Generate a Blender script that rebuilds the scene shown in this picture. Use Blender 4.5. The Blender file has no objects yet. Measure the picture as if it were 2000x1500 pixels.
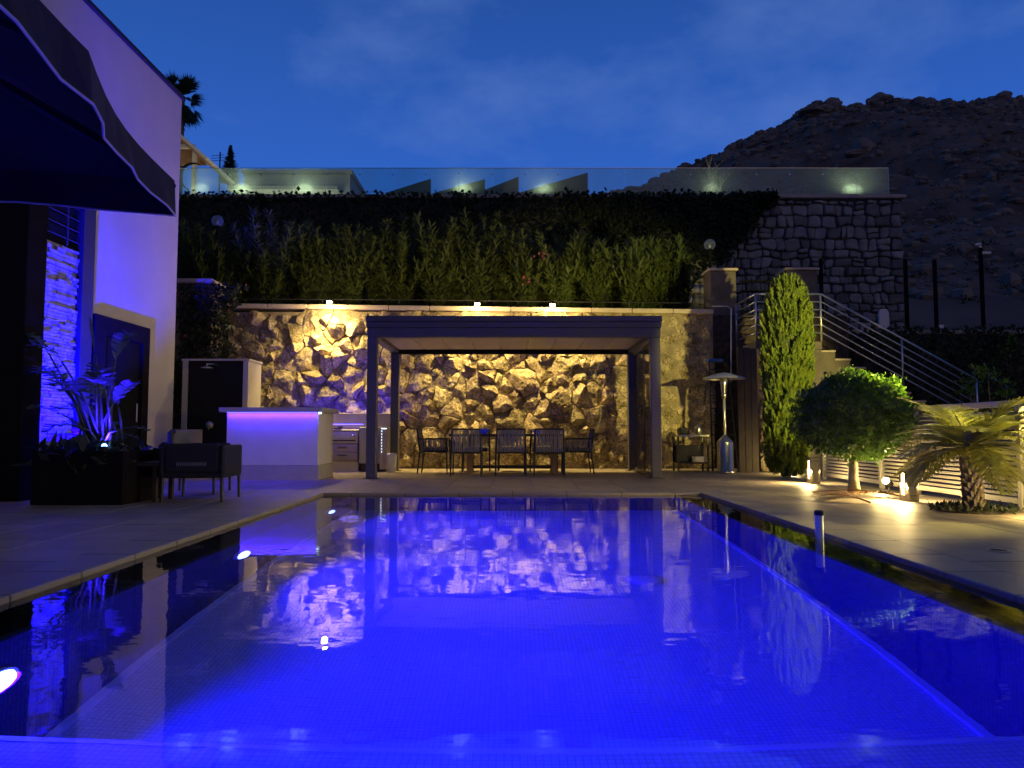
import bpy, math, random
import numpy as np
from mathutils import Vector, noise
R = math.radians
random.seed(7); rng = np.random.default_rng(7)
S = bpy.context.scene
COL = S.collection

# ------------------------------------------------------------------ camera
F = 1450.0; CZ = 0.8; PITCH = math.atan(92/F)
cam = bpy.data.cameras.new('camera'); camo = bpy.data.objects.new('camera', cam); COL.objects.link(camo)
camo.location = (0, 0, CZ); camo.rotation_euler = (math.pi/2+PITCH, 0, 0)
cam.sensor_width = 36; cam.lens = 36*F/2000; cam.clip_end = 2000; cam.clip_start = 0.05
S.camera = camo
def _ray(px, py):
    u = (px-1000)/F; v = (750-py)/F
    return u, math.cos(PITCH)-v*math.sin(PITCH), math.sin(PITCH)+v*math.cos(PITCH)
def at(px, py, d):
    """point of the place seen in that direction, d metres into the scene"""
    x, y, z = _ray(px, py); s = d/y
    return Vector((x*s, d, CZ+z*s))
def gnd(px, py, z=0.0):
    x, y, zz = _ray(px, py); s = (z-CZ)/zz
    return Vector((x*s, y*s, z))

# ------------------------------------------------------------------ world, dusk light, exposure
W = bpy.data.worlds.new('World'); S.world = W; W.use_nodes = True
nt = W.node_tree; nt.nodes.clear()
def N(t, **k):
    n = nt.nodes.new(t)
    for a, b in k.items(): setattr(n, a, b)
    return n
SUN_EL, SUN_AZ = 14.0, 155.0      # afterglow: low, behind the camera to the right (azimuth from +Y clockwise)
wo = N('ShaderNodeOutputWorld'); bg = N('ShaderNodeBackground'); sky = N('ShaderNodeTexSky')
sky.sky_type = 'NISHITA'; sky.sun_disc = False; sky.sun_elevation = R(3.0); sky.sun_rotation = R(SUN_AZ)
sky.ozone_density = 6.0; sky.air_density = 1.0; sky.dust_density = 0.3
tint = N('ShaderNodeMix', data_type='RGBA', blend_type='MULTIPLY'); tint.inputs[0].default_value = 1
tint.inputs[7].default_value = (0.9, 0.9, 1.0, 1)
nt.links.new(sky.outputs[0], tint.inputs[6])
tc = N('ShaderNodeTexCoord'); mp = N('ShaderNodeMapping'); mp.inputs['Scale'].default_value = (1.0, 1.0, 1.9); mp.inputs['Location'].default_value = (.35, 0, .2)
nz = N('ShaderNodeTexNoise'); nz.inputs['Scale'].default_value = 4.2; nz.inputs['Detail'].default_value = 7; nz.inputs['Roughness'].default_value = .55
rp = N('ShaderNodeValToRGB'); rp.color_ramp.elements[0].position = .50; rp.color_ramp.elements[1].position = .74
rp.color_ramp.elements[1].color = (.42, .42, .42, 1)
cl = N('ShaderNodeMix', data_type='RGBA', blend_type='MIX'); cl.inputs[7].default_value = (.85, 1.5, 3.7, 1)
nt.links.new(tc.outputs['Generated'], mp.inputs[0]); nt.links.new(mp.outputs[0], nz.inputs[0]); nt.links.new(nz.outputs[0], rp.inputs[0])
sx_ = N('ShaderNodeSeparateXYZ'); gr_ = N('ShaderNodeValToRGB'); nt.links.new(tc.outputs['Generated'], sx_.inputs[0]); nt.links.new(sx_.outputs[2], gr_.inputs[0])
el = gr_.color_ramp.elements; el[0].position = 0.0; el[0].color = (.22, .80, 3.7, 1); el[1].position = 1.0; el[1].color = (.02, .09, .5, 1)
for p_, c_ in ((.30, (.17, .70, 3.1, 1)), (.52, (.10, .44, 1.95, 1))):
    e_ = el.new(p_); e_.color = c_
mxs = N('ShaderNodeMix', data_type='RGBA'); mxs.inputs[0].default_value = .018
az_ = N('ShaderNodeMapRange'); az_.inputs[1].default_value = -1; az_.inputs[2].default_value = .75; az_.inputs[3].default_value = .22; az_.inputs[4].default_value = 1.15
nt.links.new(sx_.outputs[1], az_.inputs[0]); mz_ = N('ShaderNodeMix', data_type='RGBA', blend_type='MULTIPLY'); mz_.inputs[0].default_value = 1   # the sky dims away from the last light
nt.links.new(gr_.outputs[0], mz_.inputs[6]); nt.links.new(az_.outputs[0], mz_.inputs[7]); nt.links.new(mz_.outputs[2], mxs.inputs[6]); nt.links.new(tint.outputs[2], mxs.inputs[7])
nt.links.new(rp.outputs[0], cl.inputs[0]); nt.links.new(mxs.outputs[2], cl.inputs[6])
nt.links.new(cl.outputs[2], bg.inputs[0]); bg.inputs[1].default_value = 0.16
nt.links.new(bg.outputs[0], wo.inputs[0])
sun = bpy.data.lights.new('sun', 'SUN'); suno = bpy.data.objects.new('sun', sun); COL.objects.link(suno)
sun.energy = 0.17; sun.angle = R(50); sun.color = (1, .66, .42)
_a = R(SUN_AZ); _e = R(SUN_EL)
suno.rotation_euler = Vector((math.sin(_a)*math.cos(_e), math.cos(_a)*math.cos(_e), math.sin(_e))).to_track_quat('Z', 'Y').to_euler()
suno.location = (20, -20, 20)
S.view_settings.view_transform = 'Standard'; S.view_settings.look = 'None'
S.view_settings.exposure = 0; S.view_settings.gamma = 1; S.view_settings.use_curve_mapping = False

# ------------------------------------------------------------------ materials
M = {}
def mat(name, col, rough=.6, metal=0, var=.0, scale=4, bump=0, bscale=30, spec=.5, objvar=0, col2=None, emit=None, estr=0, detail=6, trans=0, speck=0):
    m = bpy.data.materials.new(name); m.use_nodes = True; t = m.node_tree; b = t.nodes['Principled BSDF']
    b.inputs['Roughness'].default_value = rough; b.inputs['Metallic'].default_value = metal
    b.inputs['Specular IOR Level'].default_value = spec
    c = tuple(col)+(1,)
    b.inputs['Base Color'].default_value = c
    if var or col2 or objvar or bump:
        co = t.nodes.new('ShaderNodeTexCoord')
    if var or col2:
        n = t.nodes.new('ShaderNodeTexNoise'); n.inputs['Scale'].default_value = scale; n.inputs['Detail'].default_value = detail
        t.links.new(co.outputs['Object'], n.inputs[0])
        r = t.nodes.new('ShaderNodeValToRGB'); r.color_ramp.elements[0].position = .3; r.color_ramp.elements[1].position = .7
        lo = tuple(max(0, x*(1-var)) for x in col)+(1,); hi = (tuple(col2) if col2 else tuple(min(1, x*(1+var)) for x in col))+(1,)
        r.color_ramp.elements[0].color = lo; r.color_ramp.elements[1].color = hi
        t.links.new(n.outputs[0], r.inputs[0]); src = r.outputs[0]
        t.links.new(src, b.inputs['Base Color'])
    else: src = None
    if objvar:
        oi = t.nodes.new('ShaderNodeObjectInfo'); h = t.nodes.new('ShaderNodeHueSaturation')
        mr = t.nodes.new('ShaderNodeMapRange'); mr.inputs[3].default_value = 1-objvar; mr.inputs[4].default_value = 1+objvar
        t.links.new(oi.outputs['Random'], mr.inputs[0]); t.links.new(mr.outputs[0], h.inputs['Value'])
        mr2 = t.nodes.new('ShaderNodeMapRange'); mr2.inputs[3].default_value = .5-objvar*.03; mr2.inputs[4].default_value = .5+objvar*.03
        ml = t.nodes.new('ShaderNodeMath'); ml.operation = 'FRACT'; mm = t.nodes.new('ShaderNodeMath'); mm.operation = 'MULTIPLY'; mm.inputs[1].default_value = 7.31
        t.links.new(oi.outputs['Random'], mm.inputs[0]); t.links.new(mm.outputs[0], ml.inputs[0]); t.links.new(ml.outputs[0], mr2.inputs[0]); t.links.new(mr2.outputs[0], h.inputs['Hue'])
        if src: t.links.new(src, h.inputs['Color'])
        else: h.inputs['Color'].default_value = c
        t.links.new(h.outputs[0], b.inputs['Base Color'])
    if bump:
        n2 = t.nodes.new('ShaderNodeTexNoise'); n2.inputs['Scale'].default_value = bscale; n2.inputs['Detail'].default_value = 8
        n2.inputs['Roughness'].default_value = .65
        t.links.new(co.outputs['Object'], n2.inputs[0])
        bp = t.nodes.new('ShaderNodeBump'); bp.inputs['Strength'].default_value = bump; bp.inputs['Distance'].default_value = .03
        t.links.new(n2.outputs[0], bp.inputs['Height']); t.links.new(bp.outputs[0], b.inputs['Normal'])
    if emit:
        b.inputs['Emission Color'].default_value = tuple(emit)+(1,); b.inputs['Emission Strength'].default_value = estr
    if trans: b.inputs['Transmission Weight'].default_value = trans
    if speck and src:
        n3 = t.nodes.new('ShaderNodeTexNoise'); n3.inputs['Scale'].default_value = speck; n3.inputs['Detail'].default_value = 4; t.links.new(co.outputs['Object'], n3.inputs[0])
        mr3 = t.nodes.new('ShaderNodeMapRange'); mr3.inputs[1].default_value = .35; mr3.inputs[2].default_value = .65; mr3.inputs[3].default_value = .45; mr3.inputs[4].default_value = 1.25; t.links.new(n3.outputs[0], mr3.inputs[0])
        mm3 = t.nodes.new('ShaderNodeMix'); mm3.data_type = 'RGBA'; mm3.blend_type = 'MULTIPLY'; mm3.inputs[0].default_value = 1
        cur = b.inputs['Base Color'].links[0].from_socket; t.links.new(cur, mm3.inputs[6]); t.links.new(mr3.outputs[0], mm3.inputs[7]); t.links.new(mm3.outputs[2], b.inputs['Base Color'])
    M[name] = m; return m

mat('stucco', (.47, .43, .42), .9, var=.10, scale=.9, bump=.25, bscale=60)
mat('stucco_bar', (.66, .63, .60), .85, var=.04, bump=.12, bscale=60)
mat('counter_stone', (.42, .39, .37), .45, var=.08)
mat('dark_metal', (.030, .030, .037), .7, metal=.0, var=.15, scale=2, spec=.2)
mat('dark_frame', (.012, .010, .012), .95, var=.1, spec=.03)
mat('pergola_metal', (.075, .072, .085), .42, var=.10, scale=1.5)
mat('fabric_dark', (.017, .015, .017), .95, var=.1, scale=8, bump=.1, bscale=200)
mat('piping', (.55, .5, .47), .8)
mat('rubble', (.22, .17, .10), .95, col2=(.48, .40, .26), scale=6, objvar=.30, bump=.7, bscale=34, spec=.06, speck=26)
mat('mortar', (.26, .21, .14), .95, var=.3, scale=6, bump=.8, bscale=20)
mat('wall_coping', (.46, .38, .31), .85, var=.15, scale=3, bump=.3, bscale=30, objvar=.08)
mat('grey_stone', (.15, .145, .145), .9, col2=(.28, .27, .265), scale=3, objvar=.40, bump=.5, bscale=14)
mat('grey_joint', (.085, .08, .08), .95, var=.3)
mat('plaster_stone', (.125, .107, .092), .92, var=.35, scale=2.2, bump=.5, bscale=14)
mat('ledgestone', (.34, .31, .29), .9, var=.45, scale=7, bump=.6, bscale=30)
mat('deck_tile', (.25, .205, .16), .5, col2=(.37, .31, .245), scale=2.4, objvar=.16, bump=.10, bscale=14)
mat('deck_joint', (.13, .11, .09), .9, var=.2)
mat('coping_tile', (.27, .235, .20), .5, col2=(.33, .28, .24), scale=3, objvar=.08, bump=.1, bscale=18)
mat('soil', (.06, .045, .033), 1, var=.5, scale=8, bump=.8, bscale=20)
mat('ground', (.11, .09, .07), 1, var=.4, scale=.6, bump=.4, bscale=4)
mat('hill_earth', (.075, .05, .036), 1, col2=(.20, .138, .095), scale=.16, bump=.9, bscale=1.1, detail=10)
mat('hill_rock', (.12, .095, .08), .95, col2=(.27, .22, .18), scale=.7, bump=.8, bscale=3)
mat('scrub', (.05, .05, .03), 1, var=.5, scale=1)
mat('leaf_cypress', (.09, .15, .02), .6, col2=(.20, .25, .03), scale=9, spec=.3)
mat('leaf_ficus', (.045, .11, .014), .36, col2=(.12, .22, .026), scale=7, spec=.5)
mat('leaf_oleander', (.05, .08, .022), .5, col2=(.13, .165, .045), scale=3, spec=.4)
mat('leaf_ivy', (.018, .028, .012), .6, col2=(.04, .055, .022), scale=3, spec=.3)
mat('leaf_palm', (.15, .17, .035), .5, col2=(.30, .28, .06), scale=5, spec=.4)
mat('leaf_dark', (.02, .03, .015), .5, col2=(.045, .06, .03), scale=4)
mat('leaf_strelitzia', (.05, .075, .045), .4, col2=(.10, .13, .08), scale=3)
mat('petal', (.62, .16, .2), .7, var=.2)
mat('petal_dark', (.25, .04, .07), .7, var=.3)
mat('dead_leaf', (.24, .10, .035), .8, var=.4, scale=12)
mat('bark', (.17, .135, .10), .95, var=.4, scale=14, bump=.8, bscale=30)
mat('bark_pale', (.30, .26, .17), .9, var=.3, scale=10, bump=.5, bscale=25)
mat('wood', (.25, .15, .08), .6, var=.3, scale=6)
mat('wood_dark', (.045, .032, .027), .7, var=.3, scale=5, bump=.3, bscale=20)
mat('wood_soffit', (.36, .22, .10), .6, var=.2, scale=5)
mat('strap', (.20, .195, .21), .8, var=.1)
mat('black_frame', (.014, .014, .016), .5)
mat('rope_dark', (.016, .016, .02), .9, bump=.5, bscale=80)
mat('cushion', (.13, .125, .14), .95, var=.06, bump=.15, bscale=150)
mat('steel', (.55, .54, .53), .28, metal=1, var=.08, scale=9)
mat('rail_steel', (.60, .60, .60), .35, metal=.85)
mat('appliance', (.40, .39, .39), .32, metal=.8, var=.06)
mat('beige_panel', (.46, .39, .31), .6, var=.08)
mat('cabinet', (.26, .21, .17), .55, var=.10, scale=2)
mat('fence_metal', (.42, .385, .33), .42, var=.05, scale=2)
mat('bollard_metal', (.10, .085, .07), .5, var=.1)
mat('white_plastic', (.62, .62, .65), .4)
mat('blue_plastic', (.03, .14, .42), .45)
mat('shower_panel', (.012, .012, .016), .8, spec=.15)
mat('cream_wall', (.60, .56, .47), .85, var=.05, scale=1)
mat('sawtooth_dark', (.022, .04, .026), .9, var=.25, scale=3)
mat('iron', (.008, .008, .010), .9, spec=.05)
mat('glowing_blue_glass', (.05, .08, .8), .15, emit=(.02, .03, .9), estr=.12)  # faint emission put into the bowl colour, there is no lamp inside
mat('paper', (.7, .66, .55), .7)
mat('pool_ledge', (.52, .56, .66), .9, var=.05, spec=.05)
mat('gutter', (.012, .012, .014), .6)
mat('bulb_warm', (1, .8, .5), .5, emit=(1, .76, .36), estr=26)
mat('lens_warm', (1, .85, .6), .5, emit=(1, .74, .32), estr=8)
mat('led_blue', (.3, .3, 1), .5, emit=(.10, .07, 1), estr=5)
mat('led_white', (.8, .9, 1), .5, emit=(.55, .75, 1), estr=4)
mat('pool_lens', (.5, .7, 1), .5, emit=(.10, .16, 1), estr=18)
mat('spot_lens', (.5, .7, 1), .5, emit=(.15, .3, 1), estr=12)
mat('led_cool', (.9, 1, .9), .5, emit=(1, .93, .62), estr=1.4)

def node_mat(name):
    m = bpy.data.materials.new(name); m.use_nodes = True; M[name] = m
    t = m.node_tree; return m, t, t.nodes['Principled BSDF'], t.nodes['Material Output']
# clear glass with a dusty film: lets light through, mirrors a little, catches lamp light
def glass(name, tintc, film, filmcol):
    m, t, b, o = node_mat(name); t.nodes.remove(b)
    tr = t.nodes.new('ShaderNodeBsdfTransparent'); tr.inputs[0].default_value = tuple(tintc)+(1,)
    gl = t.nodes.new('ShaderNodeBsdfGlossy'); gl.inputs['Roughness'].default_value = .03
    fr = t.nodes.new('ShaderNodeFresnel'); fr.inputs[0].default_value = 1.45
    a = t.nodes.new('ShaderNodeMixShader'); t.links.new(fr.outputs[0], a.inputs[0]); t.links.new(tr.outputs[0], a.inputs[1]); t.links.new(gl.outputs[0], a.inputs[2])
    df = t.nodes.new('ShaderNodeBsdfDiffuse'); df.inputs[0].default_value = tuple(filmcol)+(1,)
    tl = t.nodes.new('ShaderNodeBsdfTranslucent'); tl.inputs[0].default_value = tuple(filmcol)+(1,)
    ad = t.nodes.new('ShaderNodeMixShader'); ad.inputs[0].default_value = .6; t.links.new(df.outputs[0], ad.inputs[1]); t.links.new(tl.outputs[0], ad.inputs[2])
    co = t.nodes.new('ShaderNodeTexCoord'); n = t.nodes.new('ShaderNodeTexNoise'); n.inputs['Scale'].default_value = 1.6; n.inputs['Detail'].default_value = 5
    t.links.new(co.outputs['Object'], n.inputs[0]); mr = t.nodes.new('ShaderNodeMapRange'); mr.inputs[1].default_value = .3; mr.inputs[2].default_value = .75
    mr.inputs[3].default_value = film*.6; mr.inputs[4].default_value = film*1.4; t.links.new(n.outputs[0], mr.inputs[0])
    x = t.nodes.new('ShaderNodeMixShader'); t.links.new(mr.outputs[0], x.inputs[0]); t.links.new(a.outputs[0], x.inputs[1]); t.links.new(ad.outputs[0], x.inputs[2])
    t.links.new(x.outputs[0], o.inputs[0])
glass('balustrade_glass', (.74, .88, .85), .11, (.62, .80, .72))
glass('pergola_glass', (.75, .78, .76), .02, (.5, .5, .5))
glass('globe_glass', (.80, .85, .9), .22, (.6, .65, .75))
for nm in [k for k in M if k.startswith('leaf_')]:
    t = M[nm].node_tree; b = t.nodes['Principled BSDF']; tl = t.nodes.new('ShaderNodeBsdfTranslucent'); mx = t.nodes.new('ShaderNodeMixShader'); mx.inputs[0].default_value = .32
    src = b.inputs['Base Color'].links[0].from_socket; t.links.new(src, tl.inputs[0]); t.links.new(b.outputs[0], mx.inputs[1]); t.links.new(tl.outputs[0], mx.inputs[2]); t.links.new(mx.outputs[0], t.nodes['Material Output'].inputs[0])
m, t, b, o = node_mat('water')
b.inputs['Base Color'].default_value = (1, 1, 1, 1); b.inputs['Roughness'].default_value = 0; b.inputs['IOR'].default_value = 1.33
b.inputs['Transmission Weight'].default_value = 1
co = t.nodes.new('ShaderNodeTexCoord'); n1 = t.nodes.new('ShaderNodeTexNoise'); n1.inputs['Scale'].default_value = 2.2; n1.inputs['Detail'].default_value = 3
mpn = t.nodes.new('ShaderNodeMapping'); mpn.inputs['Scale'].default_value = (1.0, 1.6, 1)
bp = t.nodes.new('ShaderNodeBump'); bp.inputs['Strength'].default_value = .10; bp.inputs['Distance'].default_value = .02
t.links.new(co.outputs['Object'], mpn.inputs[0]); t.links.new(mpn.outputs[0], n1.inputs[0]); t.links.new(n1.outputs[0], bp.inputs['Height']); t.links.new(bp.outputs[0], b.inputs['Normal'])
def mosaic(name, c1, c2, grout, size):
    m, t, b, o = node_mat(name)
    b.inputs['Roughness'].default_value = .9; b.inputs['Specular IOR Level'].default_value = .05
    co = t.nodes.new('ShaderNodeTexCoord'); ge = t.nodes.new('ShaderNodeNewGeometry')
    br = t.nodes.new('ShaderNodeTexBrick'); br.offset = 0; br.inputs['Scale'].default_value = 1
    br.inputs['Brick Width'].default_value = size; br.inputs['Row Height'].default_value = size; br.inputs['Mortar Size'].default_value = size*.09
    br.inputs['Color1'].default_value = tuple(c1)+(1,); br.inputs['Color2'].default_value = tuple(c2)+(1,); br.inputs['Mortar'].default_value = tuple(grout)+(1,)
    sp = t.nodes.new('ShaderNodeSeparateXYZ'); t.links.new(co.outputs['Object'], sp.inputs[0])
    sn = t.nodes.new('ShaderNodeSeparateXYZ'); t.links.new(ge.outputs['Normal'], sn.inputs[0])
    ab = t.nodes.new('ShaderNodeMath'); ab.operation = 'ABSOLUTE'; t.links.new(sn.outputs[2], ab.inputs[0])
    gt = t.nodes.new('ShaderNodeMath'); gt.operation = 'GREATER_THAN'; gt.inputs[1].default_value = .5; t.links.new(ab.outputs[0], gt.inputs[0])
    sm = t.nodes.new('ShaderNodeMath'); sm.operation = 'ADD'; t.links.new(sp.outputs[0], sm.inputs[0]); t.links.new(sp.outputs[1], sm.inputs[1])
    def mixf(a, bb):
        mx = t.nodes.new('ShaderNodeMix'); t.links.new(gt.outputs[0], mx.inputs[0]); t.links.new(a, mx.inputs[2]); t.links.new(bb, mx.inputs[3]); return mx.outputs[0]
    cb = t.nodes.new('ShaderNodeCombineXYZ'); t.links.new(mixf(sm.outputs[0], sp.outputs[0]), cb.inputs[0]); t.links.new(mixf(sp.outputs[2], sp.outputs[1]), cb.inputs[1])
    t.links.new(cb.outputs[0], br.inputs[0]); t.links.new(br.outputs[0], b.inputs['Base Color'])
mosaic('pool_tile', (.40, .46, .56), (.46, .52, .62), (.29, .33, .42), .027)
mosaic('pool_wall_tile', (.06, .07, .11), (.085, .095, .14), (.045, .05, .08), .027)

# ------------------------------------------------------------------ building helpers
WL = {}     # world location of each parent while building
class MB:
    def __init__(s): s.v = []; s.f = []
    def add(s, vs, fs):
        o = len(s.v); s.v += [tuple(p) for p in vs]; s.f += [tuple(i+o for i in f) for f in fs]; return s
    def box(s, x0, x1, y0, y1, z0, z1):
        return s.add([(x0,y0,z0),(x1,y0,z0),(x1,y1,z0),(x0,y1,z0),(x0,y0,z1),(x1,y0,z1),(x1,y1,z1),(x0,y1,z1)],
                     [(0,3,2,1),(4,5,6,7),(0,1,5,4),(1,2,6,5),(2,3,7,6),(3,0,4,7)])
    def rbox(s, x0, x1, y0, y1, z0, z1, b=.01):
        """box with chamfered edges"""
        b = min(b, (x1-x0)*.4, (y1-y0)*.4, (z1-z0)*.4)
        X, Y, Z = (x0, x1), (y0, y1), (z0, z1); vs = []; idx = {}
        for i in (0,1):
            for j in (0,1):
                for k in (0,1):
                    sx, sy, sz = (1,-1)[i]*b, (1,-1)[j]*b, (1,-1)[k]*b
                    for a, p in (('x', (X[i], Y[j]+sy, Z[k]+sz)), ('y', (X[i]+sx, Y[j], Z[k]+sz)), ('z', (X[i]+sx, Y[j]+sy, Z[k]))):
                        idx[(i,j,k,a)] = len(vs); vs.append(p)
        q = lambda *a: tuple(idx[t] for t in a)
        fs = []
        for i in (0,1):
            fs.append(q((i,0,0,'x'),(i,1,0,'x'),(i,1,1,'x'),(i,0,1,'x'))); fs.append(q((0,i,0,'y'),(1,i,0,'y'),(1,i,1,'y'),(0,i,1,'y'))); fs.append(q((0,0,i,'z'),(1,0,i,'z'),(1,1,i,'z'),(0,1,i,'z')))
            for j in (0,1):
                fs.append(q((i,j,0,'x'),(i,j,1,'x'),(i,j,1,'y'),(i,j,0,'y'))); fs.append(q((i,0,j,'x'),(i,1,j,'x'),(i,1,j,'z'),(i,0,j,'z'))); fs.append(q((0,i,j,'y'),(1,i,j,'y'),(1,i,j,'z'),(0,i,j,'z')))
                for k in (0,1): fs.append(q((i,j,k,'x'),(i,j,k,'y'),(i,j,k,'z')))
        return s.add(vs, fs)
    def tube(s, pts, r, n=8, cap=True):
        pts = [Vector(p) for p in pts]; rs = r if isinstance(r, (list, tuple)) else [r]*len(pts)
        vs = []; fs = []; prev = None
        for i, p in enumerate(pts):
            d = (pts[min(i+1, len(pts)-1)]-pts[max(i-1, 0)]).normalized()
            a = prev if prev is not None else (Vector((0,0,1)) if abs(d.z) < .9 else Vector((1,0,0)))
            a = (a-d*a.dot(d)).normalized(); c = d.cross(a); prev = a
            for k in range(n):
                t = 2*math.pi*(k+.5)/n; vs.append(p+(a*math.cos(t)+c*math.sin(t))*rs[i])
        for i in range(len(pts)-1):
            for k in range(n): fs.append((i*n+k, i*n+(k+1)%n, (i+1)*n+(k+1)%n, (i+1)*n+k))
        if cap: fs.append(tuple(range(n))[::-1]); fs.append(tuple((len(pts)-1)*n+k for k in range(n)))
        return s.add(vs, fs)
    def lathe(s, c, prof, n=20, cap=True):
        vs = [(c[0]+r*math.cos(2*math.pi*k/n), c[1]+r*math.sin(2*math.pi*k/n), c[2]+z) for r, z in prof for k in range(n)]
        fs = [(i*n+k, i*n+(k+1)%n, (i+1)*n+(k+1)%n, (i+1)*n+k) for i in range(len(prof)-1) for k in range(n)]
        if cap: fs.append(tuple(range(n))[::-1]); fs.append(tuple((len(prof)-1)*n+k for k in range(n)))
        return s.add(vs, fs)
    def sphere(s, c, r, n=14, m=8, sq=(1,1,1)):
        return s.lathe((0,0,0), [(max(1e-4, math.sin(math.pi*i/m)), -math.cos(math.pi*i/m)) for i in range(m+1)], n)._fix(c, r, sq, n*(m+1))
    def _fix(s, c, r, sq, k):
        for i in range(len(s.v)-k, len(s.v)):
            p = s.v[i]; s.v[i] = (c[0]+p[0]*r*sq[0], c[1]+p[1]*r*sq[1], c[2]+p[2]*r*sq[2])
        return s
    def mesh(s, name, off=(0,0,0), smooth=False):
        me = bpy.data.meshes.new(name); me.from_pydata([(p[0]-off[0], p[1]-off[1], p[2]-off[2]) for p in s.v], [], s.f); me.validate(); me.update()
        if smooth: me.polygons.foreach_set('use_smooth', [True]*len(me.polygons))
        return me
    def build(s, name, material, parent=None, smooth=False, label=None):
        off = WL.get(parent.name, (0,0,0)) if parent else (0,0,0)
        me = s.mesh(name, off, smooth); me.materials.append(M[material])
        o = bpy.data.objects.new(name, me); COL.objects.link(o)
        if parent: o.parent = parent; WL[o.name] = off
        if label: o['label'] = label
        return o
def tag(o, label, cat, group=None):
    o['label'] = label; o['category'] = cat
    if group: o['group'] = group
    return o
def thing(name, label, cat, loc=(0,0,0), group=None):
    o = bpy.data.objects.new(name, None); COL.objects.link(o); o.location = loc; o.empty_display_size = .1
    WL[o.name] = tuple(loc); return tag(o, label, cat, group)
def struct(o): o['kind'] = 'structure'; return o
def stuff(o): o['kind'] = 'stuff'; return o
def piece(name, me, parent, loc, rot=(0,0,0), scale=(1,1,1)):
    o = bpy.data.objects.new(name, me); COL.objects.link(o); o.parent = parent
    off = WL.get(parent.name, (0,0,0)); o.location = (loc[0]-off[0], loc[1]-off[1], loc[2]-off[2]); o.rotation_euler = rot; o.scale = scale
    return o
def copy_tree(o, parent=None):
    c = o.copy(); COL.objects.link(c); c.parent = parent
    for ch in list(o.children): copy_tree(ch, c)
    return c
def lamp(name, kind, parent, loc, energy, color, **k):
    l = bpy.data.lights.new(name, kind); l.energy = energy; l.color = color
    aim = k.pop('aim', None)
    for a, b in k.items(): setattr(l, a, b)
    o = bpy.data.objects.new(name, l); COL.objects.link(o)
    off = WL.get(parent.name, (0,0,0)); o.parent = parent; o.location = Vector(loc)-Vector(off)
    if aim is not None: o.rotation_euler = (Vector(aim)).to_track_quat('-Z', 'Y').to_euler()
    return o
def leaf_cloud(mb, C, D, Nn, L, Wd, fold=.0):
    """add diamond leaves: centre base C, direction D, side from normal Nn, length L, width Wd (numpy arrays)"""
    D = D/np.linalg.norm(D, axis=1, keepdims=True); Sd = np.cross(D, Nn); Sd /= (np.linalg.norm(Sd, axis=1, keepdims=True)+1e-9)
    Up = np.cross(Sd, D); L = L[:, None]; Wd = Wd[:, None]
    a = C; b_ = C+D*L*.45+Sd*Wd*.5+Up*fold*Wd; c = C+D*L; d = C+D*L*.45-Sd*Wd*.5+Up*fold*Wd
    V = np.stack([a, b_, c, d], 1).reshape(-1, 3); n = len(C); o = len(mb.v)
    mb.v += [tuple(p) for p in V.tolist()]; mb.f += [(o+4*i, o+4*i+1, o+4*i+2, o+4*i+3) for i in range(n)]
def rdir(n):
    v = rng.normal(size=(n, 3)); return v/np.linalg.norm(v, axis=1, keepdims=True)

# ------------------------------------------------------------------ stone laying
def cells(x0, x1, z0, z1, seeds, wts):
    P = np.array(seeds); Wt = np.array(wts); out = []
    for i in range(len(P)):
        poly = [(x0, z0), (x1, z0), (x1, z1), (x0, z1)]
        dd = ((P-P[i])**2).sum(1); order = np.argsort(dd)[1:26]
        for j in order:
            nx, nz_ = P[j]-P[i]; c = ((P[j]**2).sum()-(P[i]**2).sum()-Wt[j]+Wt[i])/2
            new = []
            for k in range(len(poly)):
                a, b2 = poly[k], poly[(k+1) % len(poly)]
                da = a[0]*nx+a[1]*nz_-c; db = b2[0]*nx+b2[1]*nz_-c
                if da <= 0: new.append(a)
                if da*db < 0:
                    tt = da/(da-db); new.append((a[0]+(b2[0]-a[0])*tt, a[1]+(b2[1]-a[1])*tt))
            poly = new
            if len(poly) < 3: break
        if len(poly) >= 3: out.append((i, poly))
    return out
def spread(x0, x1, z0, z1, rmin, rmax, n, zs=1.0):
    pts = []; rad = []
    for _ in range(n*60):
        if len(pts) >= n: break
        r = rmin+(rmax-rmin)*random.random()**1.7; p = (random.uniform(x0, x1), random.uniform(z0, z1))
        if all(((p[0]-q[0])**2+((p[1]-q[1])*zs)**2) > ((r+s)*.80)**2 for q, s in zip(pts, rad)): pts.append(p); rad.append(r)
    return pts, [r*r for r in rad]
def warp(x, z, a):
    v = noise.noise_vector(Vector((x*1.9, z*1.9, 3.3))); w = noise.noise_vector(Vector((x*6, z*6, 9.1)))
    return x+a*(v.x+.35*w.x), z+a*(v.z+.35*w.z)
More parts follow.
